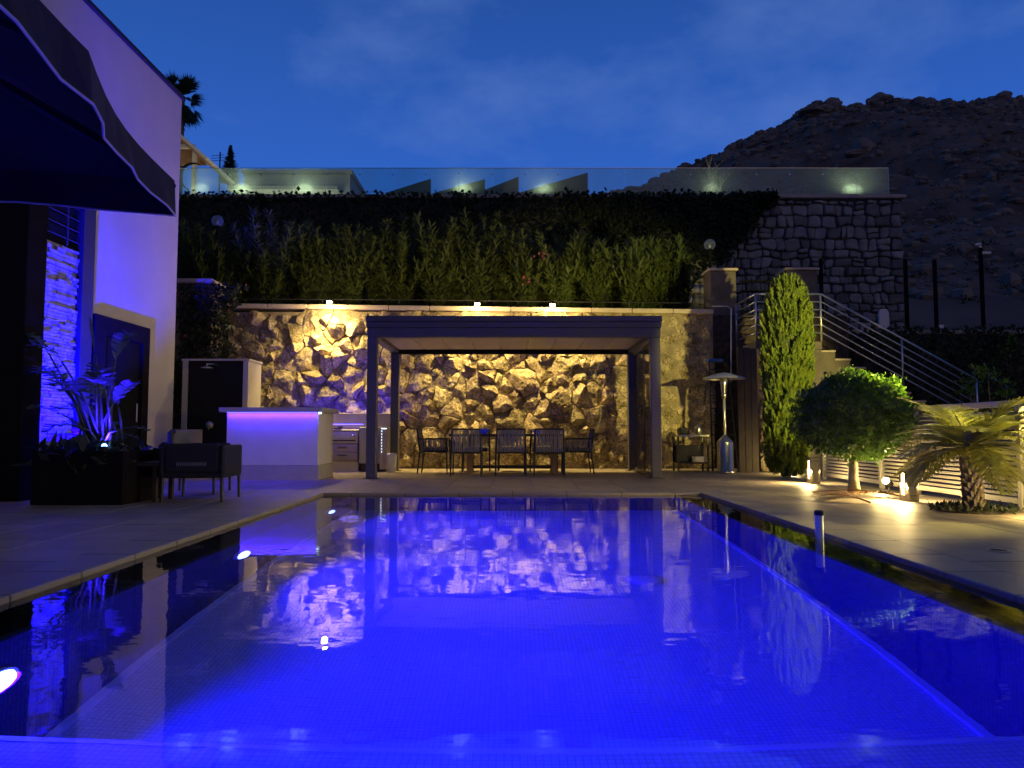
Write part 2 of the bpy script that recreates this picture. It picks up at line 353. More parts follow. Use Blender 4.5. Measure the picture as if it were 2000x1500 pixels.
def stone(poly, prot, amp, gap, seed, nseg=20, ringp=((1,0),(1,.55),(.93,.85),(.72,1),(.42,1.04),(.15,1.05)), freq=4.0, wrp=0, rnd=.18, crag=0):
    cx = sum(p[0] for p in poly)/len(poly); cz = sum(p[1] for p in poly)/len(poly)
    q = []
    for k in range(len(poly)):      # round the corners once
        a, b2 = poly[k], poly[(k+1) % len(poly)]
        for t_ in (rnd, 1-rnd): q.append((a[0]+(b2[0]-a[0])*t_, a[1]+(b2[1]-a[1])*t_))
    per = [math.dist(q[k], q[(k+1) % len(q)]) for k in range(len(q))]; tot = sum(per); pts = []
    for s_ in range(nseg):
        t_ = tot*s_/nseg; k = 0
        while t_ > per[k] and k < len(per)-1: t_ -= per[k]; k += 1
        a, b2 = q[k], q[(k+1) % len(q)]; f = t_/max(per[k], 1e-6); pts.append((a[0]+(b2[0]-a[0])*f, a[1]+(b2[1]-a[1])*f))
    if wrp: pts = [warp(p[0], p[1], wrp) for p in pts]; cx = sum(p[0] for p in pts)/nseg; cz = sum(p[1] for p in pts)/nseg
    rm = min(math.dist(p, (cx, cz)) for p in pts); g = max(.6, 1-gap/max(rm, .03))
    tx, tz = random.uniform(-.25, .25), random.uniform(-.35, .2)
    planes = []
    for _ in range(7):
        a_ = random.uniform(0, 6.283); g_ = random.uniform(.15, .95); planes.append((random.uniform(.85, 1.5), g_*math.cos(a_), g_*math.sin(a_)))
    vs = []; fs = []; o = Vector((seed*3.7, seed*1.3, seed*2.1))
    for s_, h in ringp:
        for p in pts:
            x, z = cx+(p[0]-cx)*s_*g, cz+(p[1]-cz)*s_*g
            y = prot*h*(1+tx*(x-cx)/max(rm, .05)*.5+tz*(z-cz)/max(rm, .05)*.5)
            nv = noise.noise_vector(Vector((x, y, z))*freq+o); n2 = noise.noise_vector(Vector((x, y, z))*freq*2.7+o)
            k = 0 if h == 0 else 1
            if crag and h > 0:       # hewn, chipped faces
                y = prot*max(.25, min([bk-gx_*(x-cx)/rm-gz_*(z-cz)/rm for bk, gx_, gz_ in planes]+[1.25]))*(1 if s_ < .99 else .45)
            vs.append((x+amp*.5*nv.x*k*s_, -(y+amp*(nv.y+.55*n2.y)*k), z+amp*.5*nv.z*k*s_))
    nr = len(ringp)
    for i in range(nr-1):
        for k in range(nseg): fs.append((i*nseg+k, i*nseg+(k+1) % nseg, (i+1)*nseg+(k+1) % nseg, (i+1)*nseg+k))
    fs.append(tuple((nr-1)*nseg+k for k in range(nseg)))
    return vs, fs

# ================================================================== SETTING
# pool: basin between the two overflow edges, gutter round three sides
PX0, PX1, PY0, PY1, PD = -2.02, 2.08, 0.95, 9.44, -1.47     # basin inside
CX0, CX1, CY1 = -2.44, 2.45, 9.67                            # coping inner edge
WZ = -0.03
b = MB(); HX0, HX1, HY0, HY1 = CX0-.04, CX1+.04, PY0-.04, CY1+.04; GZ = -.08
for a in ((-600, HX0, -600, 800), (HX1, 600, -600, 800)): b.add([(a[0],a[2],GZ),(a[1],a[2],GZ),(a[1],a[3],GZ),(a[0],a[3],GZ)], [(0,1,2,3)])
for a in ((-600, HY0), (HY1, 800)): b.add([(HX0,a[0],GZ),(HX1,a[0],GZ),(HX1,a[1],GZ),(HX0,a[1],GZ)], [(0,1,2,3)])
struct(b.build('ground', 'ground'))
basin = struct(MB().box(PX0, PX1, PY0, PY1, PD-.1, PD).build('pool_basin', 'pool_tile'))
b = MB()
b.box(PX0-.05, PX0, PY0, PY1, PD, WZ-.008).box(PX1, PX1+.05, PY0, PY1, PD, WZ-.008).box(PX0-.05, PX1+.05, PY1, PY1+.05, PD, WZ-.008).box(PX0-.05, PX1+.05, PY0-.05, PY0, PD, -.02)
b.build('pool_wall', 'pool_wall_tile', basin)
b = MB(); e = .045
b.box(PX1-e, PX1, 2.7, PY1-.001, PD, PD+.03).box(PX0, PX0+e, 2.7, PY1-.001, PD, PD+.03)
b.build('floor_ledge', 'pool_ledge', basin)
MB().box(PX0, PX1, PY0, 2.66, PD, -.75).build('bench', 'pool_tile', basin)
MB().box(PX0, PX1, 2.661, 2.69, -.83, -.745).build('bench_nosing', 'pool_ledge', basin)
b = MB()
b.box(CX0-.04, PX0-.05, PY0-.04, CY1+.04, -.5, -.45).box(PX1+.05, CX1+.04, PY0-.04, CY1+.04, -.5, -.45).box(PX0-.05, PX1+.05, PY1+.05, CY1+.04, -.5, -.45)
b.box(CX0-.06, CX0-.01, PY0-.05, CY1+.05, -.45, -.005).box(CX1+.01, CX1+.06, PY0-.05, CY1+.05, -.45, -.005).box(CX0-.01, CX1+.01, CY1+.01, CY1+.06, -.45, -.005)
b.build('gutter', 'gutter', basin)
dr = gnd(1320, 1133)
b = MB().lathe((1.02, 5.75, PD), [(.14, 0), (.14, .012), (.10, .02), (.001, .022)], 20); b.build('floor_drain', 'white_plastic', basin, True)
wtr = MB().add([(CX0-.01,PY0,WZ),(CX1+.01,PY0,WZ),(CX1+.01,CY1+.01,WZ),(CX0-.01,CY1+.01,WZ)], [(0,1,2,3)]).build('water', 'water'); struct(wtr)

# deck: joint bed with separate tiles on it, coping stones round the water
deck = struct(MB().box(-13, CX0-.36, -4, 16.2, -.06, -.012).box(CX1+.36, 5.6, -4, 16.2, -.06, -.012).box(CX0-.36, CX1+.36, CY1+.36, 16.2, -.06, -.012).box(CX0-.36, CX1+.36, -4, PY0-.06, -.06, -.012).build('deck', 'deck_joint'))
tm = MB().rbox(-.2975, .2975, -.4475, .4475, -.03, 0, .004).mesh('tile'); tm.materials.append(M['deck_tile'])
def tiles(x0, nx, y0, ny, sx=1.0):
    for i in range(nx):
        for j in range(ny):
            piece('tile', tm, deck, (x0+(i+.5)*.6*sx, y0+(j+.5)*.9, random.uniform(-.0012, .0012)), scale=(sx, 1, 1))
tiles(CX0-.36-.6*6, 6, 2.83, 15)                    # left of the pool
tiles(CX1+.36, 4, 3.73, 14, 2.35/2.4)                 # right
tiles(CX0-.36, 9, CY1+.36, 7, (CX1-CX0+.72)/5.4)      # far side
coping = struct(MB().box(CX0-.355, CX0-.005, PY0, CY1+.35, -.058, -.016).box(CX1+.005, CX1+.355, PY0, CY1+.35, -.058, -.016).box(CX0-.005, CX1+.005, CY1+.005, CY1+.35, -.058, -.016).build('pool_coping', 'deck_joint'))
cmm = MB().rbox(-.178, .178, -.297, .297, -.035, 0.004, .006).mesh('coping_stone'); cmm.materials.append(M['coping_tile'])
for i in range(13):
    y = CY1-.3-i*.6
    piece('coping_stone', cmm, coping, (CX0-.178, y, 0)); piece('coping_stone', cmm, coping, (CX1+.178, y, 0))
nx = 8; w = (CX1-CX0+.712)/nx
for i in range(nx): piece('coping_stone', cmm, coping, (CX0-.356+(i+.5)*w, CY1+.178, 0), (0, 0, R(90)), (1, w/.6, 1))

# planted terrace behind the stone wall and the upper terrace
TZ = 3.35
struct(MB().box(-14, 7.4, 16.25, 23.2, 0, TZ).build('planted_terrace', 'soil'))
UZ = 8.2
struct(MB().box(-30, 12.1, 23.75, 60, 3, UZ).build('upper_terrace', 'ground'))

# hill: one heightfield
sil = [(600, 480), (900, 440), (1030, 415), (1160, 378), (1335, 325), (1400, 288), (1470, 258), (1540, 218), (1580, 198), (1640, 196), (1690, 200), (1735, 186), (1790, 194), (1900, 192), (2000, 186), (2300, 178), (3200, 190)]
HYR = 110.0
hx = [at(p[0], p[1], HYR) for p in sil]
def ridge(x): return float(np.interp(x, [q.x for q in hx], [q.z for q in hx]))
def hillz(x, y):
    p = 0 if y < 24 else min(1, (y-24)/(HYR-24))
    p = p**.95 if y <= HYR else 1-(y-HYR)/160*.5
    h = 3.0+(ridge(x)-3.0)*p
    q = Vector((x*.09, y*.09, 0)); a = min(1, max(0, (y-26)/30))
    return h+a*(1.3*noise.fractal(q, 1.0, 2.1, 4)+.55*noise.fractal(q*4.3, .9, 2.2, 3)-.9)
xs = np.concatenate([np.arange(7.45, 100, .8), np.arange(100, 240, 4)]); ys = np.concatenate([np.arange(16.9, 60, .9), np.arange(60, 116, .7), np.arange(116, 200, 4)])
b = MB(); b.v = [(x, y, hillz(x, y)) for y in ys for x in xs]; nX = len(xs)
b.f = [(j*nX+i, j*nX+i+1, (j+1)*nX+i+1, (j+1)*nX+i) for j in range(len(ys)-1) for i in range(nX-1)]
struct(b.build('hill', 'hill_earth'))
b = MB()
def rock(mb, c, r, n=7, m=5):
    k0 = len(mb.v); mb.sphere((0,0,0), 1, n, m); sx, sy, sz = random.uniform(.7, 1.5), random.uniform(.7, 1.4), random.uniform(.5, 1.0); o = Vector((random.random()*50,)*3)
    for i in range(k0, len(mb.v)):
        p = Vector(mb.v[i]); d = 1+.45*noise.noise(p*1.5+o); mb.v[i] = (c[0]+p.x*d*r*sx, c[1]+p.y*d*r*sy, c[2]+p.z*d*r*sz)
for _ in range(5200):
    y = random.uniform(32, 112)
    if random.random() < .3: y = random.uniform(98, 111)
    x = random.uniform(.1*y, .8*y); r = .10+.50*random.random()**5*(1.5 if y > 95 else 1)
    rock(b, (x, y, hillz(x, y)+r*.1), r, 6, 4)
for px, d, r in ((1600, 107, 1.5), (1625, 107, 1.3), (1645, 108, 1.2), (1738, 109, 1.3), (1726, 109, .9), (1560, 106, .9), (1985, 108, 1.0), (1700, 80, 1.3), (1686, 79, .9), (1940, 45, .5), (1480, 108, .6), (1870, 108, .6)):
    x = (px-1000)/F*d; rock(b, (x, d, hillz(x, d)+r*.2), r, 12, 8)
stuff(b.build('hillside_rocks', 'hill_rock')); bpy.data.objects['hillside_rocks'].update_tag()
tag(bpy.data.objects['hillside_rocks'], 'grey boulders and loose rocks strewn over the dark hillside', 'rocks')
b = MB(); n = 0
C = []; 
for _ in range(420):
    y = random.uniform(30, 111); x = random.uniform(.32*y, .8*y); r = random.uniform(.15, .55); z = hillz(x, y); k = 40
    d = rdir(k); d[:, 2] = abs(d[:, 2]); c = np.array([x, y, z])+d*r*rng.uniform(.3, 1, (k, 1))
    leaf_cloud(b, c, d+rdir(k)*.5, rdir(k), np.full(k, r*.35), np.full(k, r*.18))
tag(stuff(b.build('hillside_scrub', 'scrub')), 'dark low scrub dotted over the hillside', 'scrub')

# ================================================================== FRONT RUBBLE WALL
WY = 16.0                                    # back of the wall face; stones stand proud towards the camera
rw = thing('rubble_wall', 'rough rubble stone retaining wall lit by warm lamps behind the pergola', 'wall', (-.8, WY, 0))
WX0, WX1 = -6.15, 4.35
MB().box(WX0, WX1, WY-.02, WY+.24, -.05, 3.38).build('mortar_body', 'mortar', rw)
pts, wt = spread(WX0+.1, WX1-.1, .08, 3.34, .09, .29, 299, 1.3)
for i, poly in cells(WX0, WX1, .0, 3.38, pts, wt):
    x = pts[i][0]; fl = 1.0 if x < 2.7 else .45
    vs, fs = stone(poly, (.07+.15*random.random()**1.3)*fl, .022*fl, random.uniform(.0, .014), i+1, nseg=46, ringp=((1,0),(1,.5),(.97,.88),(.9,1),(.8,1),(.7,1),(.6,1.02),(.5,1.02),(.4,1.03),(.3,1.03),(.2,1.04),(.1,1.04)), freq=5.5, wrp=.14, rnd=.04, crag=.055*fl)
    o_ = MB().add([(v[0], WY+.0+v[1], v[2]) for v in vs], fs).build('stone', 'rubble', rw)
for i in range(12):                         # coping slabs, falling slightly to the right
    x0 = WX0+(WX1-WX0)*i/12; x1 = WX0+(WX1-WX0)*(i+1)/12-.006
    zl = lambda x: 3.55-.13*(x-WX0)/(WX1-WX0)
    k = MB().rbox(x0, x1, WY-.15, WY+.26, 0, .1, .012)
    k.v = [(p[0], p[1], p[2]-.1+zl(p[0])) for p in k.v]; k.build('coping_slab', 'wall_coping', rw)
wire = MB().tube([(-5.9, WY+.3, 3.72), (-2, WY+.3, 3.70), (1, WY+.3, 3.66), (4.0, WY+.3, 3.63)], .010, 6)
for x in (-5.9, -4.2, -2.5, -.8, .9, 2.6, 4.0): wire.tube([(x, WY+.3, 3.35), (x, WY+.3, 3.70)], .012, 6)
tag(wire.build('cable_rail', 'dark_metal'), 'thin cable on short posts along the top of the rubble wall', 'cable rail')

# lamps on top of the rubble wall
def wall_lamp(px, label, e):
    x = at(px, 600, WY-.3).x; z = 3.55-.13*(x-WX0)/(WX1-WX0)
    t_ = thing('wall_lamp', label, 'lamp', (x, WY-.2, z), 'lamps along the rubble wall')
    ly_ = WY-.52
    MB().tube([(x, WY-.1, z+.0), (x, WY-.1, z+.05), (x, ly_, z+.05)], .012, 6).build('arm', 'dark_metal', t_)
    MB().lathe((x, ly_, z+.005), [(.03, .055), (.055, .03), (.06, 0)], 14, False).build('shade', 'dark_metal', t_)
    MB().sphere((x, ly_, z-.015), .055, 12, 8).build('bulb', 'bulb_warm', t_, True)
    lamp('beam_light', 'SPOT', t_, (x, ly_, z-.085), e, (1, .71, .22), shadow_soft_size=.05, spot_size=R(132), spot_blend=.7, aim=(0, .34, -1))
    lamp('glow_light', 'POINT', t_, (x, ly_, z-.08), e*.28, (1, .72, .26), shadow_soft_size=.05)
wall_lamp(648, 'lit wall lamp above the bar counter, leftmost on the rubble wall', 390)
wall_lamp(933, 'lit wall lamp in the middle, above the pergola roof', 430)
wall_lamp(1078, 'lit wall lamp above the pergola roof, rightmost of the three', 400)

# ================================================================== BACK RETAINING WALL
BY = 23.3
def ivylow(x):
    px = 1000+x/BY*F
    lo = np.interp(px, [300, 1050, 1130, 1180, 1230, 1260, 1330, 1390, 1430, 1480, 1520], [2.5, 3.2, 5.4, 6.0, 5.6, 4.8, 5.4, 5.9, 6.3, 7.4, 8.0])
    return lo+.45*noise.noise(Vector((x*1.7, 0, 5)))+.25*noise.noise(Vector((x*5, 0, 5)))
bw = thing('retaining_wall', 'tall grey dry-stone retaining wall under the glass balustrade', 'wall', (4, BY, TZ))
ex = at(1762, 500, BY).x
MB().box(-16, ex, BY, BY+.45, 2.9, UZ-.02).build('wall_body', 'grey_joint', bw)
sx0 = at(1120, 500, BY).x
zc = 3.95; i = 400; cnt = 0; rest = MB()
while zc < UZ-.16:
    hh = min(random.uniform(.21, .38), UZ-.08-zc); xc = sx0-random.random()*.3
    while xc < ex-.08:
        ww = min(random.uniform(.20, .52), ex-xc); ww = ex-xc if ex-xc-ww < .18 else ww
        if zc < ivylow(xc+ww/2)+.4 and (zc > 4.7 or xc > 6.0):
            j = lambda: random.uniform(-.045, .045)
            sub = [(xc, ww, zc, hh)] if random.random() < .85 or ww < .35 else [(xc, ww, zc, hh*.52), (xc, ww, zc+hh*.52, hh*.48)]
            for (xa_, wa_, za2, ha_) in sub:
                poly = [(xa_+j(), za2+j()*.6), (xa_+wa_*.5, za2+j()*.6), (xa_+wa_+j(), za2+j()*.6), (xa_+wa_+j()*.6, za2+ha_*.5), (xa_+wa_+j(), za2+ha_+j()*.6), (xa_+wa_*.5, za2+ha_+j()*.6), (xa_+j(), za2+ha_+j()*.6), (xa_+j()*.6, za2+ha_*.5)]
                vs, fs = stone(poly, random.uniform(.07, .15), .03, .012, i, nseg=18, freq=2.6, wrp=.09, rnd=.27); i += 1; cnt += 1
                wv = [(v[0], BY+v[1], v[2]) for v in vs]
                if cnt <= 299: MB().add(wv, fs).build('stone', 'grey_stone', bw, True)
                else: rest.add(wv, fs)
        xc += ww
    zc += hh
if rest.v: stuff(rest.build('upper_stones', 'grey_stone', bw, True))
MB().rbox(-16, ex+.1, BY-.2, BY+.5, UZ-.02, UZ+.10, .02).build('parapet_slab', 'wall_coping', bw)

# glass balustrade: each pane a part
gb = thing('glass_balustrade', 'frameless glass balustrade along the edge of the upper terrace', 'balustrade', (0, BY+.05, UZ+.1))
gx1 = at(1738, 370, BY).x; pw = 66/F*BY; x = gx1; k = 0
while x > -12.6:
    hgt = .86-.006*k*0
    MB().box(x-pw+.012, x, BY+.044, BY+.056, UZ+.105, UZ+1.02).build('pane', 'balustrade_glass', gb)
    MB().rbox(x-pw-.012, x-pw+.024, BY+.03, BY+.07, UZ+.80, UZ+.84, .004).build('clip', 'steel', gb)
    MB().rbox(x-pw-.012, x-pw+.024, BY+.03, BY+.07, UZ+.10, UZ+.17, .004).build('clamp', 'steel', gb)
    x -= pw; k += 1
MB().box(-12.7, gx1, BY+.035, BY+.065, UZ+1.022, UZ+1.035).build('top_rail', 'steel', gb)
for q, (px, e) in enumerate(((400, 50), (480, 70), (600, 60), (905, 45), (1060, 32), (1385, 22), (1655, 55))):
    p = at(px, 376, BY+.4); nm = ('beside the crescent sculpture', 'left of the white villa', 'in front of the white villa', 'left of the sawtooth stand-ins', 'behind the tallest sawtooth stand-in', 'at the foot of the bare tree', 'near the right end of the balustrade')[q]
    t_ = thing('terrace_light', 'small lit floor lamp on the upper terrace '+nm, 'lamp', (p.x, BY+.42, UZ+.0), 'floor lamps behind the glass')
    MB().lathe((p.x, BY+.42, UZ), [(.06, 0), (.06, .12), (.05, .13)], 12).build('housing', 'dark_metal', t_)
    MB().lathe((p.x, BY+.42, UZ+.132), [(.05, 0), (.04, .02), (.001, .025)], 12).build('lens', 'led_cool', t_, True)
    lamp('lens_light', 'AREA', t_, (p.x, BY+.42, UZ+.165), e*.62, (1, .90, .58), shape='DISK', size=.09, aim=(0, 0, 1))

# ivy hanging over the back wall
def ivy(name, label, x0, x1, ytop, fn, n, y, leafm='leaf_ivy', L=(.10, .2)):
    X = rng.uniform(x0, x1, n); Z = []
    for xx in X:
        lo = fn(xx); Z.append(lo+(ytop-lo)*random.random()**.8)
    Z = np.array(Z); thick = np.array([.18+.22*(.5+.5*noise.noise(Vector((a*1.1, c*1.3, 3)))) for a, c in zip(X, Z)])
    C = np.stack([X, y-thick*rng.uniform(.3, 1, n)-.1, Z], 1)
    D = rdir(n)*.8+np.array([0, -.35, -.6]); b = MB(); leaf_cloud(b, C, D, rdir(n)*.5+np.array([0, -1, .3]), rng.uniform(*L, n), rng.uniform(L[0]*.8, L[1]*.8, n), .1)
    return tag(b.build(name, leafm), label, 'climbing plant')
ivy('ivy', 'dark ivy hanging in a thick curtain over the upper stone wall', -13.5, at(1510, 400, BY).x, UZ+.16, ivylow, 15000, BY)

# ================================================================== UPPER TERRACE BUILDINGS
def up(px, py, d): return at(px, py, d)
vl = thing('white_villa', 'flat-roofed cream villa block seen through the glass balustrade', 'building', (-9, 31, UZ))
a0, a1 = up(478, 333, 31), up(684, 333, 31)
MB().box(a0.x, a1.x, 31, 37, UZ, a0.z-.16).build('wall', 'cream_wall', vl)
MB().rbox(a0.x-.1, a1.x+.12, 30.85, 37.1, a0.z-.15, a0.z, .02).build('roof', 'cream_wall', vl)
zb = up(600, 362, 30.2).z
MB().rbox(a0.x-.4, up(660, 362, 30.2).x, 30.2, 30.99, zb-.18, zb, .02).build('canopy_slab', 'cream_wall', vl)
for q in range(3):
    lx = a0.x+.8+q*1.35; MB().rbox(lx-.62, lx+.62, 29.60, 29.69, UZ, UZ+.12, .01).build('added_washer', 'cream_wall', vl); lamp('added_wash_light', 'AREA', vl, (lx, 29.7, UZ+.16), 26, (1, .93, .74), shape='RECTANGLE', size=1.2, size_y=.06, aim=(0, 1, 1.1))  # unseen washers added on the terrace floor to brighten the villa front
for q in range(3): MB().box(a0.x+.4+q*1.35, a0.x+1.3+q*1.35, 30.97, 30.99, UZ+.1, zb-.35).build('window', 'dark_frame', vl)
pv = thing('pitched_roof_house', 'house with lit timber soffit and sloping roof at the end of the villa wall', 'house', (-12, 28, UZ))
r0, r1 = up(300, 222, 28), up(414, 322, 28)
dv = (r1-r0); nrm = Vector((-dv.z, 0, dv.x)).normalized()
def slab(p, q, t0, t1, y0, y1):
    vs = []
    for yy in (y0, y1):
        for pt in (p, q):
            for tt in (t0, t1): v = pt+nrm*tt; vs.append((v.x, yy, v.z))
    return MB().add(vs, [(0,1,3,2), (4,6,7,5), (0,4,5,1), (2,3,7,6), (1,5,7,3), (0,2,6,4)])
slab(r0, r1, -.02, .10, 27.4, 33).build('roof', 'cream_wall', pv)
slab(r0, r1, -.10, -.025, 27.5, 33).build('soffit', 'wood_soffit', pv)
gp_ = [up(300, 226, 28.2), up(345, 268, 28.2), up(402, 316, 28.2), up(402, 322, 28.2), up(300, 322, 28.2)]
MB().add([(p.x, 28.2, p.z) for p in gp_]+[(p.x, 28.3, p.z) for p in gp_], [(0,1,2,3,4), (9,8,7,6,5)]+[(i, (i+1) % 5, 5+(i+1) % 5, 5+i) for i in range(5)]).build('soffit_infill', 'wood_soffit', pv)  # upright panel added in place of the lit soffit, which lies edge-on
pp = up(385, 318, 28)
MB().box(pp.x-.07, pp.x+.07, 27.7, 27.85, UZ, pp.z+.45).build('post', 'cream_wall', pv)
bz = up(360, 291, 28).z; MB().box(r0.x, pp.x, 27.7, 27.84, bz-.07, bz+.07).build('beam', 'cream_wall', pv)
MB().box(r0.x-2, pp.x+.6, 31.5, 32, UZ, UZ+2.6).build('wall', 'cream_wall', pv)
MB().lathe((pp.x-.3, 27.0, UZ+.1), [(.08, 0), (.08, .06), (.001, .08)], 10).build('added_floor_lamp', 'led_cool', pv)  # lamp added on the terrace floor in front, lights the timber panel
lamp('soffit_light', 'POINT', pv, (pp.x-.3, 27.0, UZ+.5), 60, (1, .8, .48), shadow_soft_size=.06)
c0 = up(374, 345, 24.6); k = MB(); k.tube([(c0.x+.06+.44*math.cos(R(t_)), 24.6, c0.z+.0+.46*math.sin(R(t_))) for t_ in range(55, 250, 12)], [.01+.045*math.sin(math.pi*i/16.5) for i in range(17)], 8)
k.tube([(c0.x-.1, 24.6, c0.z-.42), (c0.x-.1, 24.6, UZ)], .03, 6)
tag(k.build('crescent_sculpture', 'iron', None, True), 'dark curved crescent sculpture behind the glass beside the villa wall', 'sculpture')
# dark wedges added to stand in for sawtooth shapes in the glass
for q, (p0, p1, yt, d) in enumerate(((752, 841, 349, 27), (846, 947, 350, 27.6), (930, 1013, 345, 28.2), (1012, 1148, 337, 27))):
    A = up(p0, 377, d); B = up(p1, yt, d); lab = ('dark sloping stand-in for a sawtooth shape in the glass, leftmost of four', 'low dark sloping stand-in for a sawtooth shape, second from the left behind the glass', 'dark sloping stand-in for a sawtooth shape, third from the left behind the glass', 'tallest and longest dark sloping stand-in for a sawtooth shape behind the glass')[q]
    vs = [(A.x, d, UZ), (B.x, d, UZ), (B.x, d, B.z), (A.x, d, A.z), (A.x, d+.15, UZ), (B.x, d+.15, UZ), (B.x, d+.15, B.z), (A.x, d+.15, A.z)]
    o_ = MB().add(vs, [(0,1,2,3), (5,4,7,6), (1,5,6,2), (4,0,3,7), (3,2,6,7), (0,4,5,1)]).build('sawtooth_stand_in', 'sawtooth_dark'); tag(o_, lab, 'wall', 'sawtooth stand-ins on the upper terrace')
# bare tree
def bare_tree(base, h, n=5):
    b = MB()
    def br(p, d, L, r, lev):
        q = p+d*L; mid = p+d*L*.5+Vector((random.uniform(-.04, .04), random.uniform(-.04, .04), 0))*L
        b.tube([p, mid, q], [r, r*.8, r*.6], 5)
        if lev > 0:
            for _ in range(random.choice((2, 3))): br(p+d*L*random.uniform(.6, 1), (d+Vector((random.uniform(-.8, .8), random.uniform(-.5, .5), random.uniform(-.1, .45)))).normalized(), L*random.uniform(.45, .7), r*.55, lev-1)
    br(base, Vector((-.25, 0, 1)).normalized(), h*.45, .035, 3); br(base, Vector((.25, 0, 1)).normalized(), h*.5, .035, 3); br(base, Vector((0, .1, 1)).normalized(), h*.6, .03, 3)
    return b
bt = up(1395, 378, 24.6); random.seed(11)
tag(bare_tree(Vector((bt.x, 24.6, UZ)), 1.75).build('bare_tree', 'bark_pale'), 'small leafless tree behind the glass near the hill', 'tree')
random.seed(5)
# tall fan palm behind the house
def fan_palm(px, py, d, R_, label):
    c = up(px, py, d); t_ = thing('fan_palm', label, 'tree', (c.x, d, UZ))
    MB().tube([(c.x, d, UZ), (c.x+.05, d, c.z)], [.22, .17], 8).build('trunk', 'bark', t_)
    b = MB()
    for i in range(80):
        el = random.uniform(-1.4, 1.2); az = random.uniform(0, 2*math.pi); dd = Vector((math.cos(az)*math.cos(el), math.sin(az)*math.cos(el), math.sin(el)))
        p = c+dd*R_*random.uniform(.4, .75); drop = -.9 if el < -.2 else -.15
        k = 15; a = np.linspace(-1.1, 1.1, k)
        side = dd.cross(Vector((0, 0, 1))).normalized(); upv = side.cross(dd)
        D = np.array([list(dd*math.cos(t2)+side*math.sin(t2)*.9+Vector((0, 0, drop*random.uniform(.4, 1)))) for t2 in a])
        leaf_cloud(b, np.repeat(np.array([list(p)]), k, 0), D, np.repeat(np.array([list(upv)]), k, 0), rng.uniform(.45, .7, k)*R_, np.full(k, .07*R_))
    b.build('crown', 'leaf_dark', t_)
fan_palm(352, 196, 36, 1.15, 'tall dark fan palm rising behind the corner of the white house')
cpt = up(450, 300, 34); t_ = thing('conifer', 'small dark conifer silhouetted above the glass left of the white villa', 'tree', (cpt.x, 34, UZ))
MB().tube([(cpt.x, 34, UZ), (cpt.x, 34, up(450, 286, 34).z)], [.08, .02], 6).build('trunk', 'bark', t_)
b = MB(); k = 900; zt = up(450, 284, 34).z; zz = rng.uniform(zt-1.9, zt, k); rr = (zt-zz)*.22+.06; az = rng.uniform(0, 6.28, k)
leaf_cloud(b, np.stack([cpt.x+0*az, 34+0*az, zz], 1), np.stack([np.cos(az), np.sin(az), rng.uniform(-.1, .6, k)], 1), rdir(k), rr*rng.uniform(.5, 1.5, k), np.full(k, .07)); b.build('crown', 'leaf_dark', t_)
ant = up(430, 300, 33); k = MB().tube([(ant.x, 33, UZ), (ant.x, 33, up(430, 297, 33).z)], .03, 6)
za = up(430, 300, 33).z
for q in range(3): k.tube([(ant.x-.4, 33, za-.1-.12*q), (ant.x+.2, 33, za-.06-.12*q)], .012, 4)
tag(k.build('antenna', 'iron'), 'thin dark aerial mast beside the small conifer', 'antenna')

# ================================================================== HOUSE (left)
HX = -6.22
def hd(px): return -HX*F/(1000-px)             # depth on the house wall of an image column
hs = thing('villa', 'white rendered two-storey house wall on the left with a dark door', 'house', (-9, 10, 0))
hend = 13.62; HT = at(345, 190, hend).z
MB().box(-14, HX, 1.2, hend, -.05, HT-.05).build('wall', 'stucco', hs)
MB().box(-14.1, HX+.05, 1.1, hend+.05, HT-.048, HT+.02).build('parapet_cap', 'dark_metal', hs)
d0, d1 = hd(172), hd(281); dz = at(172, 612, d0).z
df = MB(); df.box(HX+.002, HX+.07, d0, d0+.30, 0, dz).box(HX+.002, HX+.07, d1-.22, d1, 0, dz).box(HX+.002, HX+.07, d0+.30, d1-.22, dz-.28, dz)
df.build('door_frame', 'dark_frame', hs)
dr_ = MB().box(HX+.001, HX+.025, d0+.30, d1-.22, .02, dz-.28).build('door', 'iron', hs)
MB().tube([(HX+.06, d1-.35, .95), (HX+.06, d1-.35, 1.25)], .012, 6).build('handle', 'steel', dr_)
lp0, lp1 = hd(45), hd(135); lt = at(90, 476, (lp0+lp1)/2).z
lb = MB()
z = .06
while z < lt-.02:
    h = random.uniform(.035, .062); y = lp0
    while y < lp1-.02:
        w = min(random.uniform(.12, .34), lp1-y); pr = random.uniform(.03, .075)
        lb.rbox(HX+.003, HX+pr, y+.002, y+w-.002, z+.002, z+h-.002, .004); y += w
    z += h
lo = lb.build('ledgestone_cladding', 'ledgestone', hs); stuff(lo); lo['label'] = 'stacked thin stone cladding lit blue'
wn = MB().box(HX+.002, HX+.02, lp0, lp1, lt+.02, lt+1.5).build('window', 'iron', hs)
b = MB()
for q in range(5): b.tube([(HX+.06, lp0, lt+.12+.16*q), (HX+.06, lp1, lt+.12+.16*q)], .008, 6)
b.tube([(HX+.06, (lp0+lp1)/2+.2, lt+.02), (HX+.06, (lp0+lp1)/2+.2, lt+.95)], .014, 6); b.build('window_railing', 'dark_metal', wn)
MB().rbox(HX+.002, HX+.12, hd(135)+.003, hd(159), 0, lt+1.2, .008).build('pilaster', 'dark_metal', hs)
MB().rbox(-5.98, -5.62, 8.50, 8.86, 0, 4.6, .01).build('column', 'dark_frame', hs)
MB().rbox(-6.21, -5.58, 2, 8.92, 4.62, 4.9, .01).build('porch_beam', 'dark_frame', hs)
MB().rbox(HX-.6, HX+.35, hend+.06, hend+.5, 0, .83, .01).build('plinth', 'stucco', hs)

